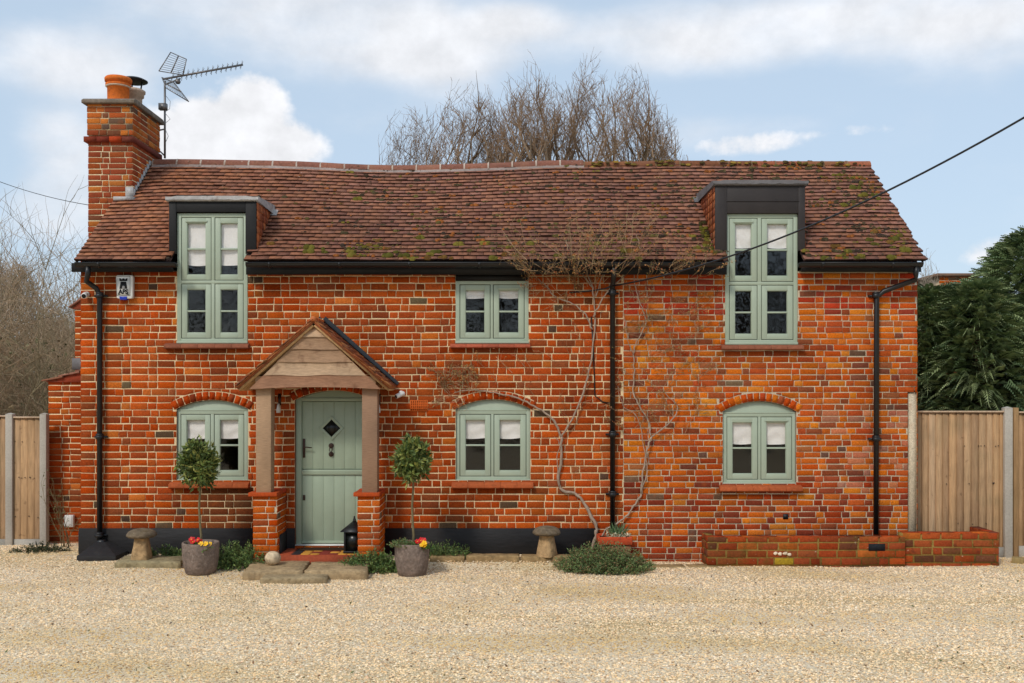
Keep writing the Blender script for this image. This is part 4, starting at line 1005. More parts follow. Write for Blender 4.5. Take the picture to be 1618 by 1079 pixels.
# --- air brick, box and bits on the wall
m = M(); x0, x1, z0, z1 = PX(648), PX(676), PZ(650), PZ(632); TC = C(200, 96, 40)
nx, nz = 8, 4
m.box(x0, x1, -.006, -.004, z0, z1, C(14, 9, 7))
for i in range(nx + 1): x = x0 + .008 + (x1 - x0 - .016) * i / nx; m.box(x - .0075, x + .0075, -.016, -.006, z0, z1, TC)
for i in range(nz + 1): z = z0 + .006 + (z1 - z0 - .012) * i / nz; m.box(x0, x1, -.0155, -.0065, z - .006, z + .006, TC)
tag(m.build('air_brick', MT['terra']), 'pierced terracotta air brick in the wall between porch and climber', 'air brick')
m = M(); m.box(PX(1237), PX(1245), -.012, -.008, PZ(820), PZ(812), C(18, 18, 20)); m.box(PX(1238.2), PX(1243.8), -.016, -.012, PZ(819), PZ(813), C(26, 26, 28))
tag(m.build('wall_vent', MT['plain']), 'small square black vent low on the right part of the wall', 'vent')
t = thing('utility_box', (PX(111, .9), .94, PZ(832, .9)), 'small white utility box on the low side wall at the left', 'utility box')
m = M(); yy = yf - .115; m.box(PX(104, yy), PX(119, yy), yy - .07, yy, PZ(832, yy), PZ(813, yy), (.75, .75, .75)); m.build('case', MT['white'], t, bevel=.012)
m = M(); m.box(PX(106, yy), PX(117, yy), yy - .078, yy - .07, PZ(829.5, yy), PZ(815, yy)); m.build('lid', MT['white'], t, bevel=.006)


# --- drain cover
t = thing('drain_cover', (PX(153, -.2), -.2, .12), 'black pyramid shaped cover at the foot of the left downpipe', 'drain cover')
gz_ = ground_z(-5.3, -.2); a, b = PX(122, -.4), PX(184, -.4); c0 = PX(161, py_)
m = M(); m.box(a, b, -.42, -.005, gz_ - .03, gz_ + .05); m.mesh([(a, -.42, gz_ + .05), (b, -.42, gz_ + .05), (b, -.005, gz_ + .05), (a, -.005, gz_ + .05), (c0 - .06, -.13, gz_ + .18), (c0 + .06, -.13, gz_ + .18), (c0 + .06, -.02, gz_ + .18), (c0 - .06, -.02, gz_ + .18)], [(0, 1, 5, 4), (1, 2, 6, 5), (2, 3, 7, 6), (3, 0, 4, 7), (4, 5, 6, 7)])
m.build('cover', MT['plinth'], t, bevel=.006)
m = M(); m.lathe((c0, py_, gz_ + .16), [(.07, 0), (.06, .03), (.045, .05)], 14); m.build('collar', MT['black_iron'], t)

# --- stones
def rough_slab(name, poly, z0, z1, col, label, cat, group=None, seed=0, rough_=.012):
    m = M(); rng = random.Random(seed); pts = []
    for i in range(len(poly)):
        p, q = Vector(poly[i]), Vector(poly[(i + 1) % len(poly)]); k = max(2, int((q - p).length / .06))
        for j in range(k):
            a = p.lerp(q, j / k); pts.append((a[0] + rng.uniform(-rough_, rough_), a[1] + rng.uniform(-rough_, rough_)))
    n = len(pts); cx = sum(p[0] for p in pts) / n; cy = sum(p[1] for p in pts) / n
    levels = [(z0 - .05, 1.0), (z0 + (z1 - z0) * .35, .995), (z1 - .012, 1.0), (z1, .965), (z1 + .002, .5)]
    vs = []
    for lz, s_ in levels:
        for p in pts: vs.append((cx + (p[0] - cx) * (s_ if s_ < .9 else 1 - (1 - s_) * .6) , cy + (p[1] - cy) * s_, lz + rng.uniform(-.004, .004)))
    vs.append((cx, cy, z1 + .002)); k = len(levels)
    fs = [(i * n + j, i * n + (j + 1) % n, (i + 1) * n + (j + 1) % n, (i + 1) * n + j) for i in range(k - 1) for j in range(n)] + [((k - 1) * n + j, (k - 1) * n + (j + 1) % n, k * n) for j in range(n)]
    m.mesh(vs, fs, col); return tag(m.build(name, MT['stone'], smooth=False), label, cat, group)
def gxy(px, py, z): g = G(px, py, z); return (g[0], g[1])
SL = C(164, 140, 106)
def slab_px(name, corners, ztop, zbot, label, seed, cat='paving slab', group=None, col=SL): return rough_slab(name, [gxy(px, py, ztop) for px, py in corners], zbot, ztop, col, label, cat, group, seed)
slab_px('stone_slab', [(384, 904), (398, 887), (489, 885), (478, 902)], .15, .06, 'left upper sandstone step slab, carrying the round stone ornament', 1, group='sandstone slabs at the door')
slab_px('stone_slab', [(481, 902), (493, 887), (560, 887), (583, 889), (580, 902)], .15, .06, 'right upper sandstone step slab in front of the tiled porch floor', 2, group='sandstone slabs at the door')
slab_px('stone_slab', [(411, 914), (424, 903), (521, 902), (516, 913)], .115, .05, 'lowest sandstone step slab, set nearest the gravel', 3, group='sandstone slabs at the door', col=C(158, 138, 106))
slab_px('stone_slab', [(182, 888), (198, 878), (292, 878), (286, 888)], .175, .10, 'flat sandstone slab under the left mushroom shaped stone', 4, group='sandstone slabs by the wall', col=C(150, 136, 104))
def edging(px0, px1, pt, pb, label, seed):
    z1 = .155; y = -.44; zt = PZ(pt, y - .02); zb_ = PZ(pb, y)
    rough_slab('edging_stone', [(PX(px0, y), y), (PX(px1, y), y), (PX(px1, y), y + .2), (PX(px0, y), y + .2)], zb_, zt, C(152, 126, 88), label, 'edging stone', 'rough sandstone edging stones', seed, .010)
edging(679, 733, 880, 892, 'sandstone edging stone directly right of the right stone pot', 11)
edging(737, 820, 879, 893, 'sandstone edging stone in the middle below the arched window', 12)
edging(824, 912, 880, 893, 'sandstone edging stone carrying the right mushroom shaped stone', 13)
edging(1016, 1084, 896, 907, 'sandstone edging stone right of the low spreading shrub', 14)
edging(1087, 1134, 896, 906, 'short sandstone edging stone at the left end of the brick planter', 15)

# --- staddle stones
t = thing('staddle_stone', (PX(224, -.5), -.5, .175), 'mushroom shaped staddle stone on a flat slab, left of the porch', 'staddle stone', 'mushroom shaped staddle stones')
o_ = WL[t.name]
m = M(); m.c = C(178, 146, 106)
pf_ = [(.155, 0), (.155, .03), (.14, .1), (.12, .18), (.105, .26), (.10, .285)]
vs = []
for r, z in pf_:
    for j in range(16):
        a = math.pi / 4 + 2 * math.pi * j / 16; q = r / max(abs(math.cos(a)), abs(math.sin(a))) ** .72; q *= 1 + .05 * mnoise.noise(Vector((math.cos(a) * 2, math.sin(a) * 2, z * 8)))
        vs.append((o_[0] + q * math.cos(a) * .70, o_[1] + q * math.sin(a) * .70, o_[2] + z))
m.mesh(vs, [(i * 16 + j, i * 16 + (j + 1) % 16, (i + 1) * 16 + (j + 1) % 16, (i + 1) * 16 + j) for i in range(5) for j in range(16)]); m.build('stem', MT['stone'], t, smooth=True)
m = M(); m.lathe((o_[0], o_[1], o_[2] + .275), [(.08, 0), (.155, .0), (.180, .02), (.178, .04), (.15, .075), (.10, .10), (.04, .112), (.001, .114)], 26, C(112, 98, 80), wob=.16); m.build('cap', MT['stone'], t, smooth=True)
dup(t, (PX(864, -.36), -.36, .185), 'mushroom shaped staddle stone on the edging below the right part of the wall', 1.0)

# --- pots with bay trees
def pot(x, y, label, s=1.0, seed=0, rt=.222, hh=.385):
    z = ground_z(x, y) - .01
    m = M(); m.lathe((x, y, z), [(rt * .70, 0), (rt * .80, .015), (rt * .90, .10), (rt * .97, .2), (rt, hh - .01), (rt * .985, hh), (rt * .90, hh), (rt * .87, hh - .04), (rt * .85, hh - .05)], 32, wob=.035)
    return tag(m.build('stone_pot', MT['potstone'], smooth=True), label, 'plant pot', 'round stone pots'), z + hh - .05
def leafset(m, cen, nrm_bias, size, cols, rng, aspect=2.6, droop=0, upright=.3, fold=.25):
    """pointed leaves: one folded diamond each (2 triangles halves as a quad pair)"""
    n = len(cen)
    d = rng.normal(size=(n, 3)) + nrm_bias; d[:, 2] += upright; d /= np.linalg.norm(d, axis=1, keepdims=True)
    u = np.cross(d, rng.normal(size=(n, 3))); u /= np.linalg.norm(u, axis=1, keepdims=True) + 1e-9
    w_ = np.cross(d, u); L_ = (size * (.7 + .6 * rng.random(n)))[:, None]; wd = L_ / aspect
    a = cen; b = cen + d * L_ * .45 + u * wd * .5 + w_ * wd * fold; c = cen + d * L_; e = cen + d * L_ * .45 - u * wd * .5 + w_ * wd * fold
    V = np.stack([a, b, c, a, c, e], 1).reshape(-1, 3)
    col = np.array(cols)[rng.integers(0, len(cols), n)] * (.7 + .6 * rng.random((n, 1)))
    m.chunk(V, 3, np.repeat(col, 2, 0))
BAY = [C(92, 108, 52), C(78, 96, 46), C(108, 122, 58), C(128, 136, 66), C(66, 84, 42), C(148, 148, 78)]
def bay_tree(x, y, z, zc, rx, rz, lean, label, seed):
    rng = np.random.default_rng(seed); rr = random.Random(seed)
    t = thing('bay_tree', (x, y, z), label, 'bay tree', 'clipped bay trees in stone pots')
    m = M(); pts = [(x + .01 * math.sin(i * 1.7), y, z - .05 + (zc - z + .05) * i / 6) for i in range(7)]; pts = [(p[0] + lean * (i / 6), p[1], p[2]) for i, p in enumerate(pts)]
    m.tube(pts, [.017, .015, .014, .014, .013, .012, .012], 8, C(118, 106, 78)); top = Vector(pts[-1])
    for i in range(60):
        d = Vector((rr.gauss(0, 1), rr.gauss(0, 1), rr.gauss(.1, 1))).normalized(); e = top + Vector((d[0] * rx, d[1] * rx, d[2] * rz)) * .85; s0 = top + Vector((0, 0, rr.uniform(-.1, .1)))
        m.tube([s0, s0.lerp(e, .5) + Vector((0, 0, .02)), e], [.006, .004, .002], 4, C(96, 90, 60))
    m.build('stem', MT['bark'], t)
    m = M(); n = 240
    d = rng.normal(size=(n, 3)); d /= np.linalg.norm(d, axis=1, keepdims=True); r = .45 + .62 * rng.random((n, 1)) ** .6
    nz_ = np.array([1 + .45 * mnoise.noise(Vector((a[0] * 2.2, a[1] * 2.2, a[2] * 2.2 + seed))) for a in d])[:, None]
    cen = np.array(top) + d * r * nz_ * np.array([rx, rx, rz])
    # clusters of leaves pointing outwards at each shoot
    k = 9; cc = np.repeat(cen, k, 0) + rng.normal(size=(n * k, 3)) * .016; dd = np.repeat(d, k, 0)
    leafset(m, cc, dd * .8, .078, BAY, rng, 2.8, upright=.45)
    m.build('crown', MT['leaf'], t)
p1x, p1y = PX(317, -.87), -.87
o1, z1_ = pot(p1x, p1y, 'round rough stone pot left of the porch holding a bay tree and flowers')
p2x, p2y = PX(651, -.87), -.87
o2, z2_ = pot(p2x, p2y, 'round rough stone pot right of the porch holding a bay tree and flowers', rt=.215, hh=.40)
for (x, y, z) in ((p1x, p1y, z1_), (p2x, p2y, z2_)):
    m = M(); m.lathe((x, y, z - .05), [(.18, 0), (.19, .035), (.10, .05), (.001, .052)], 20, C(58, 44, 34), wob=.1); m.build('soil', MT['stone'], o1 if x == p1x else o2).location = tuple(-v for v in WL[(o1 if x == p1x else o2).name])
bay_tree(p1x, p1y, z1_, PZ(733, p1y), .195, .255, -.02, 'bay tree with a taller pear shaped crown, in front of the left window', 5)
bay_tree(p2x + .01, p2y, z2_, PZ(727, p2y), .190, .225, 0, 'bay tree with a rounder crown, in the pot right of the porch', 8)
# flowers and trailing plants in the pots
def flower(x, y, z, col, label, seed, cat='flower', ph=.05, r=.034, n=5):
    rr = random.Random(seed); t = thing('primrose', (x, y, z), label, cat)
    m = M(); rng = np.random.default_rng(seed); cen = np.array([[x, y, z]]) + rng.normal(size=(46, 3)) * [.032, .026, .008]
    leafset(m, cen, np.array([0, 0, .3]), .06, [C(66, 96, 34), C(86, 116, 44), C(52, 78, 30)], rng, 2.2); m.build('leaves', MT['leaf'], t)
    for i in range(n):
        m = M(); cx, cy, cz = x + rr.uniform(-.05, .05), y - .03 + rr.uniform(-.03, .03), z + ph + rr.uniform(-.012, .025); nd = Vector((rr.uniform(-.5, .5), -.8, .7)).normalized(); u = nd.orthogonal().normalized(); v = nd.cross(u); c0 = Vector((cx, cy, cz))
        for k in range(6):
            a0 = k * 1.047; pts = [c0] + [c0 + (u * math.cos(a0 + q) + v * math.sin(a0 + q)) * r * s_ + nd * hh for q, s_, hh in ((-.5, .75, .006), (-.25, 1.05, .008), (0, .95, .01), (.25, 1.05, .008), (.5, .75, .006))]
            f = rr.uniform(.75, 1.15); m.face(pts, tuple(q * f for q in col))
        m.tube([c0 - nd * .002, c0 + nd * .006], .007, 6, C(240, 190, 40)); m.build('blossom', MT['leaf'], t)
RED, YEL = C(206, 22, 24), C(246, 190, 30)
flower(PX(309, -1), -.98, z1_ + .03, RED, 'red primrose at the left in the left stone pot', 1); flower(PX(326, -1), -1.0, z1_ + .0, YEL, 'yellow primrose at the right in the left stone pot', 2, n=3)
flower(PX(663, -1), -.97, z2_ + .03, RED, 'red primrose in the right stone pot', 3, n=6); flower(PX(671, -1), -1.0, z2_ + .0, YEL, 'yellow primrose in the right stone pot, below the red one', 4, n=5)
def sprigs(name, label, cat, x, y, z, rx, ry, h, n, cols, seed, leaf=.03, group=None, spread=1.0, stemcol=C(90, 80, 50), mound=.8):
    rr = random.Random(seed); rng = np.random.default_rng(seed)
    t = thing(name, (x, y, z), label, cat, group); ms = M(); cens = []; dirs = []
    for i in range(n):
        a = rr.uniform(0, 6.283); q = math.sqrt(rr.random()); bx_, by_ = x + rx * q * math.cos(a) * .8, y + ry * q * math.sin(a) * .8
        hh = h * (1 - mound * q * q) * rr.uniform(.5, 1.1); d = Vector((math.cos(a) * q * rx * .5, math.sin(a) * q * ry * .5, hh))
        p0 = Vector((bx_, by_, min(z, ground_z(bx_, by_)) - .01 if name != 'trailing_plant' else z)); p1 = p0 + d * .5 + Vector((rr.uniform(-.02, .02), rr.uniform(-.02, .02), .0)); p2 = p0 + d + Vector((rr.uniform(-.03, .03), rr.uniform(-.03, .03), 0))
        ms.tube([p0, p1, p2], [.003, .0022, .0012], 3, stemcol, cap=False)
        for k in range(9):
            f = .25 + .75 * k / 8; c = p0.lerp(p1, f * 2) if f < .5 else p1.lerp(p2, f * 2 - 1)
            for _ in range(2): cens.append(c); dirs.append(d.normalized() * .4)
    ms.build('stems', MT['twig'], t)
    m = M(); leafset(m, np.array([tuple(c) for c in cens]), np.array([tuple(c) for c in dirs]), leaf, cols, rng, 2.6, upright=.3); m.build('leaves', MT['leaf'], t); return t
GR = [C(90, 116, 58), C(76, 102, 52), C(108, 130, 68), C(64, 88, 46), C(124, 136, 74)]
GG = [C(112, 132, 78), C(94, 118, 66), C(130, 142, 84), C(78, 102, 58), C(140, 108, 76), C(100, 124, 80)]
sprigs('trailing_plant', 'sparse green plant hanging over the left rim of the right stone pot', 'pot plant', p2x - .11, p2y - .1, z2_ + .02, .12, .1, .10, 60, GG, 20, .026)
sp_ = sprigs
sp_('low_shrub', 'leafy low shrub between the left stone pot and the left porch pier', 'shrub', PX(386, -.45), -.47, .1, .36, .28, .33, 330, GR, 21, .034)
sp_('low_shrub', 'leafy green shrub at the foot of the right porch pier', 'shrub', PX(585, -.62), -.66, .1, .37, .22, .27, 330, GR, 22, .034)
sp_('low_shrub', 'small green plant right of the right stone pot against the black plinth', 'shrub', PX(706, -.25), -.27, .1, .24, .14, .27, 90, GR, 23, .032, mound=.3)
sp_('low_shrub', 'thin green plant behind the left stone pot against the black plinth', 'shrub', PX(262, -.2), -.2, .15, .28, .12, .16, 90, GR, 24, .030)
sp_('low_shrub', 'wide spreading grey green shrub at the foot of the climber', 'shrub', PX(955, -.75), -.62, .06, .50, .32, .36, 900, GG, 25, .027, mound=.8)
sp_('low_shrub', 'dark low plant at the foot of the left fence', 'shrub', PX(70, .3), .2, .1, .34, .18, .18, 170, [C(58, 70, 40), C(46, 56, 34), C(84, 84, 52)], 26, .03)
# tall thin twiggy shrub against the side wall
def twiggy(name, label, cat, base, n, h, spread, seed, col, leafcol=None, r0=.006):
    rr = random.Random(seed); t = thing(name, base, label, cat); m = M(); tips = []
    for i in range(n):
        p = Vector(base) + Vector((rr.uniform(-.06, .06), rr.uniform(-.03, .03), -.02)); d = Vector((rr.uniform(-spread, spread), rr.uniform(-.15, .1), 1)).normalized(); pts = [p]; hh = h * rr.uniform(.5, 1)
        for k in range(8):
            d = (d + Vector((rr.uniform(-.22, .22), rr.uniform(-.1, .1), .03))).normalized(); pts.append(pts[-1] + d * hh / 8)
            if k > 1:
                e = (d + Vector((rr.uniform(-.9, .9), rr.uniform(-.3, .3), .1))).normalized(); q = pts[-1] + e * .09; q2 = q + (e + Vector((rr.uniform(-.4, .4), 0, .3))).normalized() * .07; m.tube([pts[-1], q, q2], [.0022, .0018, .0012], 3, col, cap=False); tips += [q, q2]
        m.tube(pts, [r0 * (1 - .09 * k) for k in range(9)], 5, col)
    m.build('stems', MT['twig'], t)
    if leafcol:
        m = M(); leafset(m, np.array([tuple(q) for q in tips]), np.zeros(3), .03, leafcol, np.random.default_rng(seed), 2.2); m.build('leaves', MT['leaf'], t)
    return t
twiggy('bare_shrub', 'thin bare twiggy shrub against the low side wall by the left fence', 'shrub', (PX(105, .5), .55, .12), 9, 1.05, .38, 31, C(118, 104, 76), [C(96, 104, 56), C(110, 104, 60)])

# --- lantern, ornament, mat, step, terracotta pot
lx_, ly_ = PX(560, -.3), -.3; lz = .235
t = thing('black_lantern', (lx_, ly_, lz), 'black metal lantern with pitched lid standing behind the right porch pier', 'lantern')
m = M(); s_ = .125
m.box(lx_ - s_, lx_ + s_, ly_ - s_, ly_ + s_, lz, lz + .02)
for a in (-1, 1):
    for b in (-1, 1): m.box(lx_ + a * (s_ - .02) - .012, lx_ + a * (s_ - .02) + .012, ly_ + b * (s_ - .02) - .012, ly_ + b * (s_ - .02) + .012, lz + .02, lz + .26)
m.box(lx_ - s_ + .01, lx_ + s_ - .01, ly_ - s_ + .01, ly_ + s_ - .01, lz + .25, lz + .27); m.build('frame', MT['black_iron'], t, bevel=.003)
m = M(); m.box(lx_ - s_ + .025, lx_ + s_ - .025, ly_ - s_ + .025, ly_ + s_ - .025, lz + .02, lz + .25); m.build('glazing', MT['darkglass'], t)
m = M(); q = s_ + .03; b4 = [(lx_ - q, ly_ - q), (lx_ + q, ly_ - q), (lx_ + q, ly_ + q), (lx_ - q, ly_ + q)]; p4 = [(lx_ - .03, ly_ - .03), (lx_ + .03, ly_ - .03), (lx_ + .03, ly_ + .03), (lx_ - .03, ly_ + .03)]
m.mesh([(a, b, lz + .27) for a, b in b4] + [(a, b, lz + .28) for a, b in b4] + [(a, b, lz + .38) for a, b in p4], [(0, 1, 2, 3), (0, 1, 5, 4), (1, 2, 6, 5), (2, 3, 7, 6), (3, 0, 4, 7), (4, 5, 9, 8), (5, 6, 10, 9), (6, 7, 11, 10), (7, 4, 8, 11), (8, 9, 10, 11)])
m.lathe((lx_, ly_, lz + .38), [(.03, 0), (.018, .02), (.02, .035), (.008, .05), (.014, .06), (.001, .08)], 10); m.build('lid', MT['black_iron'], t)
# round stone ornament
g = G(431, 892, .155); m = M(); n = 24; vs = []; rows = 12
for i in range(rows + 1):
    a = math.pi * i / rows
    for j in range(n):
        b = 2 * math.pi * j / n; r = .092 * (1 + .06 * abs(math.sin(b * 4)) + .08 * mnoise.noise(Vector((math.cos(b) * 1.5, math.sin(b) * 1.5, i * .4))))
        vs.append((g[0] + r * math.sin(a) ** .8 * math.cos(b), g[1] + r * math.sin(a) ** .8 * math.sin(b), .15 + .085 - .085 * math.cos(a)))
m.mesh(vs, [(i * n + j, i * n + (j + 1) % n, (i + 1) * n + (j + 1) % n, (i + 1) * n + j) for i in range(rows) for j in range(n)], C(206, 184, 152)); tag(m.build('stone_ornament', MT['stone'], smooth=True), 'round pale stone ornament on the left step slab', 'ornament')
# tiled porch floor
t = thing('porch_step', ((lx0 + lx1) / 2, -.25, .1), 'tiled porch step with ochre, red and black tiles below the front door', 'step')
m = M(); sx0, sx1 = PX(437.8, -.49) + .02, PX(566, -.49); m.box(sx0, sx1, -.50, .0, .0, .222, C(150, 70, 44)); m.build('base', MT['terra'], t)
m = M(); rng = random.Random(3); TL = {'o': C(206, 146, 60), 'r': C(132, 52, 40), 'k': C(44, 42, 44), 't': C(172, 78, 48)}; nx_ = 7; wx = (sx1 - sx0 - .18) / nx_
for i in range(nx_):
    for j in range(4):
        a = sx0 + .15 + i * wx; b = -.49 + j * .12; kk = 'k' if i == 0 else ('r' if 2 < i + (j % 2) < 5 else 'o')
        q = TL[kk]; f = rng.uniform(.85, 1.1); cx, cy = a + wx / 2, b + .06; m.prism([(cx + wx * .48 * c_, cy + .058 * s2) for c_, s2 in ((-1, -.6), (-.6, -1), (.6, -1), (1, -.6), (1, .6), (.6, 1), (-.6, 1), (-1, .6))], 'z', .222, .2265, tuple(v * f for v in q))
for j in range(4): m.box(sx0 + .005, sx0 + .14, -.49 + j * .12, -.375 + j * .12, .2225, .2262, tuple(v * rng.uniform(.85, 1.1) for v in TL['t']))
m.build('tile', MT['terra'], t, bevel=.002)
m = M(); m.box(sx0 + .2, sx1 - .14, -.20, -.02, .2275, .240, C(58, 44, 36)); MT['mat'] = mk('coir', C(62, 46, 36), 60, .4, .97, 1, .01, spec=.05); tag(m.build('door_mat', MT['mat'], bevel=.004), 'dark brown door mat at the foot of the green front door', 'door mat')
# terracotta pot with a spiky plant under the middle downpipe
t = thing('terracotta_trough', (PX(972, -.3), -.3, .1), 'weathered terracotta trough under the middle downpipe', 'plant pot')
x0, x1, z0, z1 = PX(945, -.35), PX(999, -.35), PZ(885, -.35), PZ(848, -.35)
m = M(); hy = [(x0, -.36), (x1, -.36), (x1 + .01, -.06), (x0, -.06)]
m.box(x0 + .02, x1 - .02, -.36, -.06, z0 - .1, z1 - .1, C(150, 106, 76)); m.build('tub', MT['terra'], t, bevel=.02)
m = M(); m.box(x0, x1, -.385, -.355, z1 - .105, z1, C(184, 74, 40)); m.box(x0, x1, -.07, -.04, z1 - .105, z1, C(184, 74, 40)); m.box(x0, x0 + .03, -.355, -.07, z1 - .104, z1 - .001, C(184, 74, 40)); m.box(x1 - .03, x1, -.355, -.07, z1 - .104, z1 - .001, C(184, 74, 40)); m.build('rim', MT['terra'], t, bevel=.012)
m = M(); m.box(x0 + .025, x1 - .025, -.36, -.065, z1 - .09, z1 - .03, C(60, 46, 34)); m.build('soil', MT['stone'], t)
m = M(); rr = random.Random(8)
for i in range(70):
    p = Vector((PX(976, -.2) + rr.uniform(-.08, .08), -.2 + rr.uniform(-.06, .06), z1 - .05)); d = Vector((rr.uniform(-.5, .5), rr.uniform(-.4, .3), 1)).normalized(); L_ = rr.uniform(.12, .27); s0 = d.cross(Vector((0, 1, 0))).normalized() * .006; e = p + d * L_ + Vector((d[0] * .06, 0, -.02)); mm = p + d * L_ * .55
    c = rr.choice([C(72, 98, 62), C(94, 116, 74), C(58, 82, 52)]); m.face([p - s0, p + s0, mm + s0, mm - s0], c); m.face([mm - s0, mm + s0, e], c)
tag(m.build('spiky_plant', MT['leaf']), 'spiky green plant growing in the terracotta trough', 'plant')
m = M(); rng = np.random.default_rng(9); cen = np.stack([rng.uniform(x0 + .1, x1 - .02, 240), rng.uniform(-.36, -.2, 240), rng.uniform(z1 - .03, z1 + .03, 240)], 1); leafset(m, cen, np.zeros(3), .035, [C(176, 168, 140), C(142, 142, 116), C(200, 190, 160), C(170, 110, 60)], rng, 1.6); tag(m.build('pale_succulent', MT['leaf']), 'pale grey leafy plant along the rim of the terracotta trough', 'plant')

def blobgeo(o, r, sd):
    rr = random.Random(sd); vs = []; n = 8
    for q, y in ((1, .0), (.85, -.5), (.4, -.9)):
        for j in range(n): t_ = 6.283 * j / n; k = r * q * rr.uniform(.8, 1.2); vs.append((o[0] + k * math.cos(t_), o[1] + y * r * .6, o[2] + k * .8 * math.sin(t_)))
    return vs, [(i * n + j, i * n + (j + 1) % n, (i + 1) * n + (j + 1) % n, (i + 1) * n + j) for i in range(2) for j in range(n)] + [tuple(range(2 * n, 3 * n))]
# --- low brick planter at the right
t = thing('brick_planter', (PX(1340, -.3), -.3, .0), 'low mossy red brick planter wall at the foot of the cottage, right', 'planter')
QL = [C(168, 68, 26), C(156, 58, 24), C(144, 62, 28), C(176, 86, 30), C(108, 54, 36), C(128, 64, 32)]; QW = [4, 4, 3, 1.6, 1.4, 1.2]; QM = C(136, 110, 56)
m = M(); yp = -.36; a0, a1, a2 = PX(1118, yp), PX(1430, yp), PX(1578, yp + .07); zt1, zt2 = PZ(848, yp), PZ(843, yp)
def tp_(a, z, c, rng): return C(170, 140, 40) if rng.random() < .02 else (tuple(v * .7 for v in c) if z < .15 and rng.random() < .5 else c)
bricks(m, lambda u, d, z: (u, yp - d, z), a0, a1, -.02, zt1, QL, QW, QM, 81, course=.097, bh=.08, stre=.235, joint=.02, bond='garden', tint=tp_)
m.box(a0, a1, yp, yp + .1, -.05, zt1 - .004, QM)
bricks(m, lambda u, d, z: (u, yp + .07 - d, z), a1, a2, .0, zt2, QL, QW, QM, 83, course=.098, bh=.08, stre=.235, joint=.02, bond='garden', tint=tp_)
m.box(a1 - .03, a2, yp + .07, yp + .17, -.05, zt2 - .004, QM)
bricks(m, lambda u, d, z: (a0 - d, u, z), yp, -.0, -.02, zt1, QL, QW, QM, 84, course=.097, bond='garden')
# top faces: brick tops
def tops(xa, xb, ya, yb_, z, seed, along='x'):
    rng = random.Random(seed); q = xa if along == 'x' else ya; e = xb if along == 'x' else yb_
    while q < e - .02:
        r = min(q + .225, e); c = rng.choice(QL); f = rng.uniform(.8, 1.15); c = tuple(v * f for v in c)
        if along == 'x': m.box(q, r - .012, ya, yb_, z - .02, z + .003 * rng.random(), c)
        else: m.box(xa, xb, q, r - .012, z - .02, z + .003 * rng.random(), c)
        q = r
tops(a0, a1, yp - .004, yp + .1, zt1 + .002, 1); tops(a1, a2, yp + .066, yp + .17, zt2 + .002, 2)
m.box(a0, a0 + .1, yp + .1, 0, -.05, zt1, QM)
m.box(a2 - .11, a2, yp + .17, .26, -.05, zt2 - .004, QM); tops(a2 - .11, a2, yp + .17, .26, zt2 + .002, 3, 'y'); bricks(m, lambda u, d, z: (a2 - .11 - d, u, z), yp + .17, .26, 0, zt2, QL, QW, QM, 85, course=.098, bond='garden'); bricks(m, lambda u, d, z: (a2 + d, u, z), yp + .07, .26, 0, zt2, QL, QW, QM, 86, course=.098, bond='garden')
m.box(PX(1372, yp), PX(1398, yp), yp - .013, yp - .008, PZ(870, yp), PZ(859, yp), C(34, 36, 40))
for i, (qx, qz) in enumerate(((1225, 874), (1232, 875), (1240, 874), (1247, 876), (1289, 896), (1297, 897))):
    m.mesh(*blobgeo(Vector((PX(qx, yp), yp - .01, PZ(qz, yp))), .028, i), C(224, 204, 176))
m.build('brick_wall', MT['planter'], t)
m = M(); m.box(a0 + .1, a2 - .12, yp + .18, -.01, .0, zt1 - .10, C(60, 46, 34)); m.build('soil', MT['stone'], t)

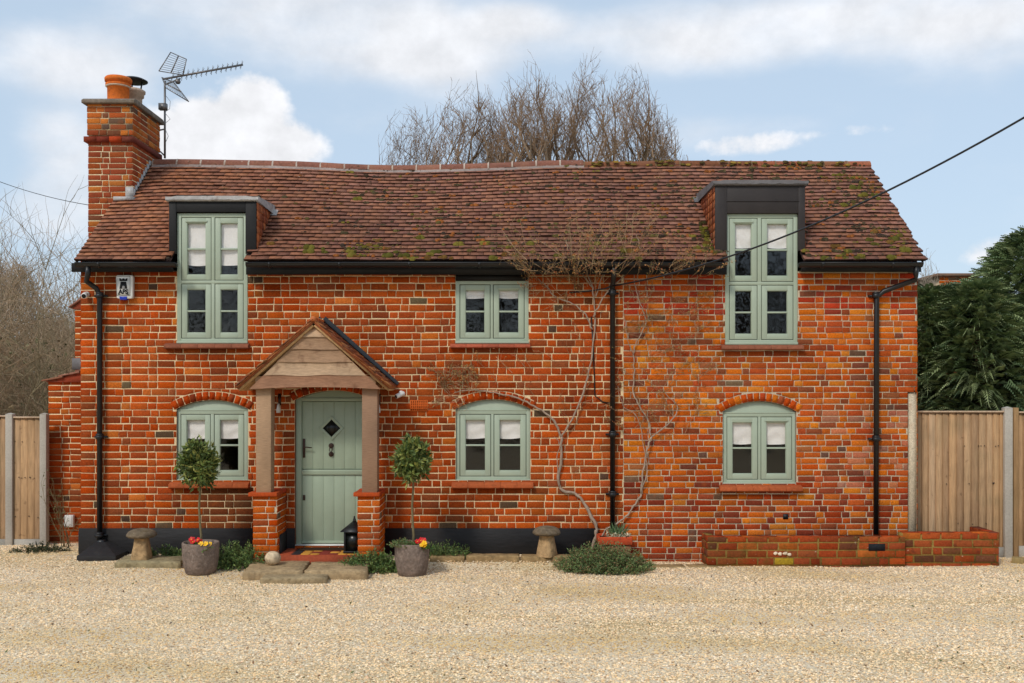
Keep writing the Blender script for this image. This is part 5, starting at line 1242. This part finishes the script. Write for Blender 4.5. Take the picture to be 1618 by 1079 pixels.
# --- fences
def fence(label, segs, y, gz, seed, caps=True):
    """segs: list of ('post', px0, px1, pytop) / ('panel', px0, px1, pytop)"""
    xs = [s[1] for s in segs] + [s[2] for s in segs]; t = thing('timber_fence', (PX(sum(xs) / len(xs), y), y, gz), label, 'fence', 'close boarded timber fences'); rng = random.Random(seed)
    for kind, a, b, pt in segs:
        x0, x1, zt = PX(a, y), PX(b, y), PZ(pt, y)
        if kind == 'post':
            m = M(); m.box(x0, x1, y - .05, y + .05, gz - .1, zt - .02); m.mesh([(x0, y - .05, zt - .02), (x1, y - .05, zt - .02), (x1, y + .05, zt - .02), (x0, y + .05, zt - .02), ((x0 + x1) / 2, y, zt)], [(0, 1, 4), (1, 2, 4), (2, 3, 4), (3, 0, 4)]); m.build('concrete_post', MT['concrete'], t, bevel=.006)
        elif kind == 'wpost':
            m = M(); m.box(x0, x1, y - .05, y + .05, gz - .1, zt, C(150, 118, 82)); m.build('post', MT['fence'], t, bevel=.006)
        else:
            m = M(); x = x0; FC = [C(176, 142, 106), C(164, 132, 98), C(184, 152, 118), C(154, 122, 90), C(172, 136, 98)]
            while x < x1 - .01:
                w_ = min(.095 * rng.uniform(.9, 1.1), x1 - x); c = rng.choice(FC); f = rng.uniform(.86, 1.1)
                m.mesh([(x, y - .012, gz + .14), (x + w_ + .01, y + .004, gz + .14), (x + w_ + .01, y + .012, gz + .14), (x, y + .012, gz + .14), (x, y - .012, zt - .02), (x + w_ + .01, y + .004, zt - .02), (x + w_ + .01, y + .012, zt - .02), (x, y + .012, zt - .02)],
                       [(0, 1, 5, 4), (1, 2, 6, 5), (2, 3, 7, 6), (3, 0, 4, 7), (4, 5, 6, 7)], tuple(v * f for v in c)); x += w_
            for q in range(14):
                nx2, nz2 = rng.uniform(x0 + .02, x1 - .02), rng.choice([gz + .45, gz + 1.0, gz + 1.5]) + rng.uniform(-.012, .012); m.box(nx2 - .005, nx2 + .005, y - .018, y - .008, nz2 - .005, nz2 + .005, C(70, 60, 54))
            m.build('board_panel', MT['fence'], t)
            m = M(); m.box(x0, x1, y - .035, y + .025, zt - .022, zt, C(186, 160, 134)); m.build('capping_rail', MT['fence'], t, bevel=.005)
            m = M(); m.box(x0, x1, y - .02, y + .02, gz - .1, gz + .138, C(150, 134, 104)); m.build('gravel_board', MT['concrete'], t)
fence('left close boarded fence with concrete posts beside the side wall of the cottage', [('panel', -180, 12, 656), ('post', 11, 22, 652), ('panel', 22, 65, 658), ('post', 65, 75.5, 652)], .75, .09, 1)
fence('right close boarded fence with concrete posts behind the brick planter', [('post', 1434, 1444.5, 643), ('panel', 1444.5, 1585, 649), ('post', 1585, 1597.5, 642)], .32, .05, 2)
fence('timber side gate panel at the far right edge beside the concrete post', [('wpost', 1599, 1607, 644), ('panel', 1607, 1700, 650)], .36, .06, 3)
m = M(); g = G(1612, 888, .07); m.prism([(PX(1597, -.1), -.12), (PX(1700, -.3), -.55), (PX(1700, -.3), -.4), (PX(1600, -.0), .02)], 'z', .0, .12, C(150, 128, 84)); tag(m.build('timber_edging', MT['fence'], bevel=.01), 'weathered timber edging at the gravel by the right fence', 'edging board')

# --- TV aerial on the chimney
ya = 2.2; t = thing('tv_aerial', tuple(P(260.5, 247, ya)), 'television aerial with mesh reflector on a mast strapped to the chimney', 'aerial')
def A(px, py, dy=0): return P(px, py, ya + dy)
m = M(); m.tube([A(260.5, 250), A(260.5, 128)], .017, 8); m.box(A(252, 0)[0], A(264, 0)[0], ya - .05, ya + .03, A(0, 174)[2], A(0, 164)[2]); m.tube([A(250, 206), A(260, 204)], .012, 6); m.tube([A(247, 236), A(254, 240), A(260, 246)], .012, 6)
m.tube([A(261, 150, .03), A(269, 160, .03), A(268, 172, .03), A(262, 176, .03)], .004, 4); m.tube([A(262, 180, .03), A(269, 188, .03), A(262, 194, .03)], .004, 4); m.tube([A(262, 206, .03), A(266, 215, .03), A(262, 224, .03)], .004, 4); m.build('mast', MT['metal'], t)
m = M(); m.tube([A(257, 125), A(384, 102, .25)], .016, 6); m.tube([A(262, 133), A(285, 124, .05)], .012, 6)
for i in range(15):
    f = .12 + .86 * i / 14; p = A(257, 125).lerp(A(384, 102, .25), f)
    for a in (.55, -.75): d = Vector((.3 * a, .25, a)).normalized() * (.095 - .02 * f); m.tube([p - d * .9, p + d * .9], .0038, 4)
m.lathe(A(281, 127, .04) - Vector((0, 0, .05)), [(.03, 0), (.045, .03), (.03, .07)], 10); m.build('boom', MT['metal'], t)
for (c0, c1, c2, c3) in (((266, 79), (298, 97), (291, 120), (251, 112)), ((252, 119), (266, 142), (300, 162), (275, 130))):
    m = M(); q = [A(*c) for c in (c0, c1, c2, c3)]; q[0][1] += .1; q[1][1] -= .1; q[2][1] -= .05
    for i in range(4): m.tube([q[i], q[(i + 1) % 4]], .008, 5)
    for i in range(1, 9): f = i / 9; m.tube([q[0].lerp(q[3], f), q[1].lerp(q[2], f)], .0045, 4)
    m.tube([q[0].lerp(q[1], .5), q[3].lerp(q[2], .5)], .010, 5)
    m.build('reflector', MT['metal'], t)

# --- cables
m = M(); pts = []
a_, b_ = P(966, 452, -.10), P(1760, 100, -4.6)
for i in range(33):
    f = i / 32; p = a_.lerp(b_, f); p[2] -= .30 * 4 * f * (1 - f); pts.append(p)
m.tube(pts, .0105, 6); m.tube([a_, a_ + Vector((-.08, .03, -.03)), P(930, 460, -.03), P(900, 462, -.03)], .010, 6)
tag(m.build('overhead_cable', MT['black_iron']), 'thick black overhead cable running from the wall bracket up to the right', 'cable')
m = M(); a_, b_ = P(141, 324, 1.06), P(-120, 232, 1.8); pts = []
for i in range(17): f = i / 16; p = a_.lerp(b_, f); p[2] -= .12 * 4 * f * (1 - f); pts.append(p)
m.tube(pts, .006, 4); tag(m.build('telephone_wire', MT['black_iron']), 'thin telephone wire running from the chimney out to the left', 'wire')
m = M(); m.tube([P(934, 500, -.02), P(938, 560, -.015), P(940, 625, -.015), P(952, 635, -.015), P(966, 638, -.02)], .008, 6); tag(m.build('wall_cable', MT['black_iron']), 'black cable clipped to the wall behind the climber', 'cable')

# ================================================================== CLIMBER
def climber(label, trunks, clouds, seed, col, tw):
    """trunks: list of (pixel path, r0, r1); clouds: (px0,px1,py0,py1,count,dirx,dirz,len,y)"""
    rr = random.Random(seed); t = thing('climbing_rose', tuple(P(*trunks[0][0][0], -.1)), label, 'climbing plant', 'leafless climbers trained on the wall'); m = M(); nodes = []
    for path, r0, r1 in trunks:
        ctrl = [P(px, py, -.05 - .02 * math.sin(i)) for i, (px, py) in enumerate(path)]; pts = []
        for i in range(len(ctrl) - 1):
            p0, p1, p2, p3 = ctrl[max(i - 1, 0)], ctrl[i], ctrl[i + 1], ctrl[min(i + 2, len(ctrl) - 1)]
            for k in range(5):
                f = k / 5; pts.append(.5 * ((2 * p1) + (p2 - p0) * f + (2 * p0 - 5 * p1 + 4 * p2 - p3) * f * f + (3 * p1 - p0 - 3 * p2 + p3) * f ** 3) + Vector((rr.uniform(-.010, .010), rr.uniform(-.006, .006), rr.uniform(-.008, .008))))
        pts.append(ctrl[-1]); n = len(pts); m.tube(pts, [.88 * (r0 + (r1 - r0) * i / (n - 1)) * rr.uniform(.78, 1.22) for i in range(n)], 7, col); nodes += pts[n // 4:]
    m.build('stem', MT['bark'], t, smooth=True)
    m = M(); tips = []
    def shoot(p, d, L_, r, depth):
        pts = [p]; k = 5
        for i in range(k):
            d = (d + Vector((rr.uniform(-.28, .28), rr.uniform(-.14, .12), rr.uniform(-.2, .24)))).normalized(); q = pts[-1] + d * L_ / k
            lim = -.02 if q[2] < 3.8 else RP_E[0] + (q[2] - 3.9) / slope - .05 if q[2] > 3.97 else -.34
            q[1] = min(q[1], lim); pts.append(q)
            if depth and rr.random() < .7: shoot(q, (d + Vector((rr.uniform(-.9, .9), rr.uniform(-.3, .1), rr.uniform(-.5, .7)))).normalized(), L_ * rr.uniform(.3, .55), r * .6, depth - 1)
        f = rr.uniform(.75, 1.2); m.tube(pts, [r * (1 - .12 * i) for i in range(k + 1)], 3, tuple(v * f for v in rr.choice(tw)), cap=False); tips.append(pts[-1]); tips.append(pts[3])
    for (x0, x1, y0, y1, cnt, dx, dz, L_, depth, r) in clouds:
        for i in range(cnt):
            px, py = rr.uniform(x0, x1), rr.uniform(y0, y1)
            yy = -.04 if py > 430 else (-.36 if py > 405 else RP_E[0] + (PZ(py, -.2) - 3.9) / slope - .12)
            shoot(P(px, py, yy), Vector((dx + rr.uniform(-.8, .8), rr.uniform(-.25, .05), dz + rr.uniform(-.5, .5))).normalized(), L_ * rr.uniform(.6, 1.3), r, depth)
    m.build('twigs', MT['twig'], t)
    lf_ = M(); rng = np.random.default_rng(seed); cen = np.array([tuple(q) for q in tips]); cen = cen[rng.random(len(cen)) < .5]
    leafset(lf_, cen, np.zeros(3), .026, [C(170, 116, 66), C(150, 120, 66), C(184, 132, 74), C(140, 126, 72), C(172, 98, 58)], rng, 2.0); lf_.build('leaves', MT['leaf'], t)
STC = C(158, 138, 120); TWC = [C(172, 142, 106), C(150, 120, 90), C(186, 158, 124), C(128, 98, 72)]
climber('climber with a thick twisted stem left of the middle downpipe, arching over the window',
    [([(934, 872), (940, 850), (942, 832), (930, 808), (912, 782), (884, 770), (886, 725), (887, 690)], .026, .020),
     ([(887, 690), (875, 665), (850, 645), (820, 630), (790, 622), (750, 616), (718, 620)], .017, .008),
     ([(887, 690), (905, 660), (921, 620), (932, 580), (938, 530), (940, 490), (936, 455), (925, 420)], .017, .009),
     ([(935, 520), (925, 497), (905, 480), (880, 470), (865, 455), (850, 440)], .013, .006),
     ([(938, 500), (950, 475), (965, 455), (990, 430), (1010, 400), (1006, 370)], .012, .005),
     ([(936, 455), (915, 425), (900, 400), (895, 380)], .010, .005), ([(940, 470), (955, 430), (965, 400)], .010, .005), ([(884, 770), (880, 730), (884, 700), (876, 690)], .008, .004)],
    [(830, 960, 400, 455, 30, -.35, .8, .46, 2, .0040), (910, 1010, 375, 460, 27, .2, .8, .50, 2, .0040), (835, 940, 425, 480, 26, -.5, .2, .26, 2, .0036), (700, 760, 590, 622, 38, -.3, .55, .22, 2, .0036), (735, 880, 560, 625, 9, -.2, .8, .22, 1, .003), (700, 750, 615, 640, 14, -.6, -.4, .2, 1, .003), (860, 960, 480, 760, 16, 0, .5, .26, 1, .003)], 91, STC, TWC)
climber('climber with slender pale stems right of the middle downpipe',
    [([(945, 866), (954, 841), (971, 829), (985, 820), (1001, 800), (1013, 780), (1016, 745), (1024, 705), (1029, 690)], .015, .014),
     ([(1029, 690), (1024, 665), (1010, 640), (1000, 620), (1002, 590), (1001, 560), (1006, 540), (1020, 510), (1014, 485), (1005, 460), (1002, 430), (1004, 400)], .013, .005),
     ([(1029, 690), (1052, 674), (1068, 655), (1069, 640), (1050, 620)], .011, .005), ([(1013, 780), (1022, 740), (1016, 700), (1008, 660), (985, 640), (976, 610)], .008, .004), ([(1001, 560), (990, 530), (985, 490)], .006, .003)],
    [(985, 1115, 415, 475, 20, .45, .55, .34, 2, .0032), (985, 1110, 470, 560, 44, .6, .3, .26, 2, .003), (980, 1110, 560, 690, 52, .3, .3, .24, 2, .003), (960, 1060, 600, 660, 18, 0, .4, .2, 1, .003)], 92, C(164, 144, 126), TWC)
# ================================================================== TREES
def bare_tree(label, x, y, z, h, spread, seed, fork=.28, r0=.2, limbs=6, col=C(112, 92, 76), tw=C(122, 98, 82), group=None, cat='tree', dens=1.0, rmin=.008, lean=0, vase=.6, name='bare_tree', fit=None):
    rr = random.Random(seed); t = thing(name, (x, y, z), label, cat, group); mt = M(); mc = M()
    zf0 = z + h * fork; aw = fit or h * .3
    def grow(p, d, L_, r, lev, maxlev):
        k = (7, 5, 4, 3, 3)[lev]; pts = [p]; rad = [r]; lim = rr.uniform(.82, 1.08)
        for i in range(k):
            wig = (.12, .15, .2, .24, .28)[lev]; e = Vector((p[0] - x, p[1] - y, 0)) / aw; q = e.length
            d = d + Vector((rr.gauss(0, wig), rr.gauss(0, wig), rr.gauss(0, wig * .5) + vase * .16)) - e * (.34 * q * q) + Vector((0, 0, .30 * q * q)); d.normalize()
            np_ = p + d * L_ / k; e2 = math.hypot(np_[0] - x, np_[1] - y) / aw; ht = (np_[2] - zf0) / (z + h - zf0)
            if ht > 0 and e2 ** 2.3 + ht ** 2.3 > lim ** 2.3: break
            p = np_; pts.append(p); rad.append(max(rmin * .55, r * (1 - .60 * (i + 1) / k)))
            if lev < maxlev and (i or lev > 1):
                for _ in range((2, 2, 2, 2)[lev]):
                    if rr.random() < .86 * dens:
                        ax_ = Vector((rr.gauss(0, 1), rr.gauss(0, 1), rr.gauss(.1, .5))).normalized(); nd = (d + ax_ * rr.uniform(.55, .95)).normalized(); grow(p, nd, L_ * rr.uniform(.40, .62), max(rmin, rad[-1] * .62), lev + 1, maxlev)
        nn = len(pts) - 1
        if nn: rad = [max(rmin * .5, r * (1 - .93 * (i / nn) ** .8)) for i in range(nn + 1)]
        if len(pts) > 1: (mt if lev == 0 else mc).tube(pts, rad, 6 if lev < 1 else (4 if lev < 2 else 3), col if lev < 2 else tw, cap=False)
    zf = h * fork; pts = [Vector((x, y, z - .1)), Vector((x + rr.gauss(0, .08), y, z + zf * .5)), Vector((x + lean * .3 + rr.gauss(0, .08), y, z + zf))]
    mt.tube(pts, [r0 * 1.15, r0, r0 * .85], 8, col)
    for i in range(limbs):
        a = 6.283 * i / limbs + rr.uniform(-.4, .4); q = spread * rr.uniform(.35, 1.1); d = Vector((math.cos(a) * q + lean, math.sin(a) * q, 1.0)).normalized()
        grow(pts[-1] - Vector((0, 0, rr.uniform(0, zf * .2))), d, h * (1 - fork) * rr.uniform(.8, 1.1), r0 * rr.uniform(.30, .5), 0, 4)
    mt.build('trunk', MT['bark'], t); mc.build('crown', MT['twig'], t); return t
YT = 11.0
specs = [  # px centre, top py, spread, label, y, trunk, limbs, crown half width px
 (652, 166, 1.0, 'smallest leafless tree, at the left end of the row behind the roof', 20.0, .16, 8, 68),
 (742, 126, 1.0, 'leafless tree second from the left in the row behind the roof', 19, .26, 9, 84),
 (848, 100, 1.0, 'leafless tree with thick forked limbs in the middle of the row behind the roof', 18.0, .36, 9, 92),
 (930, 84, .5, 'tallest and slimmest leafless tree in the row behind the roof', 19.5, .24, 6, 56),
 (990, 112, .9, 'leafless tree second from the right in the row behind the roof', 18.0, .32, 7, 84),
 (1046, 160, .8, 'leafless tree at the right end of the row behind the roof', 20.5, .2, 8, 56)]
for i, (px, top, sprd, lab, y, r0, nl, hwp) in enumerate(specs):
    bare_tree(lab, PX(px, y), y, .04, PZ(top, y), sprd, 200 + i, fork=.52, r0=r0, limbs=nl, group='leafless trees behind the roof', col=C(128, 108, 88), tw=C(152, 124, 98), rmin=.0075, dens=.95, vase=.5, fit=hwp * (D + y) / F)
LT = [(8, 396, 16, 'tall leafless tree at the left edge beyond the fence', 1.1, 84), (92, 482, 20, 'leafless tree beyond the fence, nearest the cottage', .7, 52), (-110, 420, 18, 'leafless tree beyond the fence at the outer left', .8, 90)]
for i, (px, top, y, lab, sp, hwp) in enumerate(LT):
    bare_tree(lab, PX(px, y), y, .04, PZ(top, y), sp, 300 + i, fork=.34, r0=.15, limbs=10, group='leafless trees beyond the left fence', col=C(150, 134, 116), tw=C(178, 154, 128), rmin=.008, dens=1.0, vase=.2, fit=hwp * (D + y) / F)
bare_tree('fine leafless tree just right of the cottage gable', PX(1466, 14), 14, .04, PZ(398, 14), .5, 320, fork=.3, r0=.08, limbs=5, col=C(150, 136, 120), tw=C(172, 156, 138), rmin=.006, dens=.8, fit=32 * (D + 14) / F)
def scrub():
    rr = random.Random(44); m = M()
    for i in range(520):
        y = rr.uniform(5, 15); px = rr.uniform(-260, 150); x = PX(px, y); h = rr.uniform(.5, 1.12) * (PZ(470 + 40 * mnoise.noise(Vector((px * .02, 0, 0))), y) - .1)
        c = rr.choice([C(186, 158, 128), C(168, 142, 114), C(198, 172, 142), C(150, 134, 104)]); d = Vector((rr.gauss(0, .25), rr.gauss(0, .2), 1)).normalized()
        def sh(p, d, L_, r, dep):
            pts = [p]
            for k in range(5):
                d = (d + Vector((rr.gauss(0, .2), rr.gauss(0, .2), rr.gauss(.02, .12)))).normalized(); pts.append(pts[-1] + d * L_ / 5)
                if dep and k: 
                    for _ in range(2 if dep > 1 else 1): sh(pts[-1], (d + Vector((rr.gauss(0, .7), rr.gauss(0, .6), rr.gauss(.1, .5)))).normalized(), L_ * rr.uniform(.3, .5), r * .55, dep - 1)
            m.tube(pts, [r * (1 - .14 * k) for k in range(6)], 3, c, cap=False)
        sh(Vector((x, y, .0)), d, h, .016, 2)
    rng = np.random.default_rng(4); n = 2600; y = rng.uniform(6, 15, n); px = rng.uniform(-260, 150, n); x = (px - 809) * (D + y) / F; z = rng.random(n) ** 1.4 * 3.4
    m2 = m; leafset(m2, np.stack([x, y, z], 1), np.zeros(3), .12, [C(108, 110, 76), C(130, 122, 92), C(150, 130, 100), C(84, 100, 64)], rng, 1.5)
    tag(m.build('scrub', MT['twig'], recentre=False), 'dense grey brown thicket of bare scrub beyond the left fence', 'scrub', kind='stuff')
scrub()
def far_wood():
    rng = np.random.default_rng(14); m = M(); n = 60000; x = rng.uniform(-70, 70, n); y = rng.uniform(38, 46, n)
    hh = np.array([5.2 + 1.6 * mnoise.noise(Vector((a * .13, 0, 0))) + .8 * mnoise.noise(Vector((a * .6, 3, 0))) for a in x]); z = hh * rng.random(n) ** .8
    leafset(m, np.stack([x, y, z], 1), np.zeros(3), .55, [C(122, 110, 96), C(104, 96, 82), C(138, 124, 108), C(88, 90, 70)], rng, 4.0)
    tag(m.build('distant_wood', MT['twig'], recentre=False), 'hazy grey brown band of distant woodland on the horizon', 'woodland', kind='stuff')
far_wood()
# right: dark conifers
def conifer(label, x, y, h, R, seed, n=2300, group='dark conifers beyond the right fence'):
    rr = random.Random(seed); rng = np.random.default_rng(seed); t = thing('conifer', (x, y, .04), label, 'conifer', group)
    m = M(); m.tube([(x, y, 0), (x + .05, y, h * .5), (x, y, h * .9)], [.16, .11, .03], 8, C(92, 74, 58))
    for i in range(90):
        zz = rr.uniform(.2, .9) * h; a = rr.uniform(0, 6.283); r = R * (1 - (zz / h) ** 2.2) * rr.uniform(.6, .95); m.tube([(x, y, zz), (x + math.cos(a) * r * .5, y + math.sin(a) * r * .5, zz + .1), (x + math.cos(a) * r, y + math.sin(a) * r, zz + .02)], [.022, .014, .006], 4, C(96, 78, 60), cap=False)
    m.build('trunk', MT['bark'], t)
    m = M(); V = []; Cc = []
    pal = [C(120, 138, 92), C(100, 120, 82), C(140, 154, 106), C(84, 102, 72), C(156, 168, 120)]
    for i in range(n):
        zz = h * rr.random() ** .75; a = rr.uniform(0, 6.283); prof = (1 - (zz / h) ** 3.6) ** .6 * (.72 + .28 * min(1, zz / (h * .25)))
        q = 1 + .26 * mnoise.noise(Vector((math.cos(a) * 1.6 + seed, math.sin(a) * 1.6, zz * .9)))
        r = R * prof * q * (.5 + .5 * rr.random() ** .4) + .05
        p = Vector((x + r * math.cos(a), y + r * math.sin(a), zz + .05)); out = Vector((math.cos(a), math.sin(a), rr.uniform(-.45, .6) + .5 * (zz / h) ** 3)).normalized(); L_ = rr.uniform(.22, .42)
        c = rr.choice(pal); f = rr.uniform(.7, 1.2) ; side = out.cross(Vector((rr.gauss(0, .35), rr.gauss(0, .35), 1))).normalized(); up = side.cross(out)
        # a flat drooping spray: midrib with side fronds
        for k in range(7):
            g = k / 7; b = p + out * L_ * g - Vector((0, 0, .35 * L_ * g * g)); ln = L_ * .42 * (1 - g * .75)
            for sg in (-1, 1):
                e = b + (out * .75 + side * sg * .8).normalized() * ln - Vector((0, 0, ln * .35)); mid = b.lerp(e, .5); w_ = up * .0 + out * .016
                V += [b - w_, mid + w_ * 1.3, e, b - w_, e, mid - w_ * 1.3]; Cc += [[v * f for v in c]] * 2
        tip = p + out * L_ * 1.15 - Vector((0, 0, .5 * L_)); V += [p + side * .012, p - side * .012, tip]; Cc += [[v * f for v in c]]
    m.chunk(np.array([tuple(v) for v in V]), 3, np.array(Cc)); m.build('crown', MT['leaf'], t)
YC = 4.2
for px, top, y, R, lab, sd_, n in ((1642, 374, 4.4, 1.22, 'tallest dark conifer at the right edge behind the fence', 1, 5200), (1545, 456, 4.0, .95, 'dark conifer in the middle behind the right fence', 2, 4200), (1468, 462, 4.6, .85, 'lower dark conifer nearest the cottage gable', 3, 3800), (1700, 380, 4.6, 1.2, 'dark conifer at the outer right, mostly beyond the edge', 4, 2600)):
    conifer(lab, PX(px, y), y, PZ(top, y), R, 500 + sd_, n)
# neighbour's chimney above the conifers
t = thing('neighbouring_building', (PX(1508, 16), 16.5, .0), 'orange brick building seen above the conifers at the right', 'building')
m = M(); x0, x1 = PX(1484, 16), PX(1545, 16); zt = PZ(437, 16); brick_block(m, x0, x1, 16, 18, .0, zt, PP, PPW, C(190, 170, 140), 95, 'f'); m.build('wall', MT['masonry'], t)
m = M(); m.box(x0 - .1, x1 + .1, 15.9, 18.1, zt, zt + .09, C(120, 96, 80)); m.build('roof_edge', MT['tile'], t)
# leaf litter on the gravel and small plants
def litter():
    rng = np.random.default_rng(77); n = 420; y = rng.uniform(-5.2, -.6, n); x = rng.uniform(-6, 6, n); z = np.array([ground_z(a, b) for a, b in zip(x, y)]) + .018
    m = M(); leafset(m, np.stack([x, y, z], 1), np.zeros(3), .035, [C(96, 70, 46), C(120, 86, 56), C(74, 56, 42), C(90, 96, 50)], rng, 2.4, upright=-.1, fold=.05)
    tag(m.build('leaf_litter', MT['leaf'], recentre=False), 'small dry leaves and twigs scattered over the gravel', 'leaf litter', kind='stuff')
litter()
def yard_wood():
    # the wood on the other side of the drive, seen only as a reflection in the panes
    rng = np.random.default_rng(24); m = M(); n = 80000; x = rng.uniform(-32, 32, n); y = rng.uniform(-34, -27, n)
    hh = np.array([7.5 + 2.6 * mnoise.noise(Vector((a * .16, 9, 0))) + 1.5 * mnoise.noise(Vector((a * .7, 3, 0))) for a in x]); z = hh * rng.random(n) ** 1.2
    leafset(m, np.stack([x, y, z], 1), np.zeros(3), .2, [C(70, 66, 52), C(58, 60, 44), C(84, 76, 60)], rng, 3.5)
    rr = random.Random(2)
    for i in range(46):
        px = rr.uniform(-30, 30); y0 = rr.uniform(-32, -26); h = rr.uniform(8, 12); m.tube([(px, y0, 0), (px + rr.uniform(-.4, .4), y0, h * .5), (px + rr.uniform(-.8, .8), y0, h)], [.22, .14, .03], 5, C(70, 62, 50))
        for k in range(26):
            zz = h * rr.uniform(.3, .95); a = rr.uniform(-1, 1); L_ = (h - zz) * .5 + .8; m.tube([(px, y0, zz), (px + a * L_ * .6, y0 + rr.uniform(-.5, .5), zz + L_ * .4), (px + a * L_, y0 + rr.uniform(-1, 1), zz + L_ * .9)], [.06, .035, .012], 3, C(76, 68, 56), cap=False)
    tag(m.build('wood_across_the_drive', MT['twig'], recentre=False), 'dark band of bare woodland across the drive, mirrored in the panes', 'woodland', kind='stuff')
yard_wood()
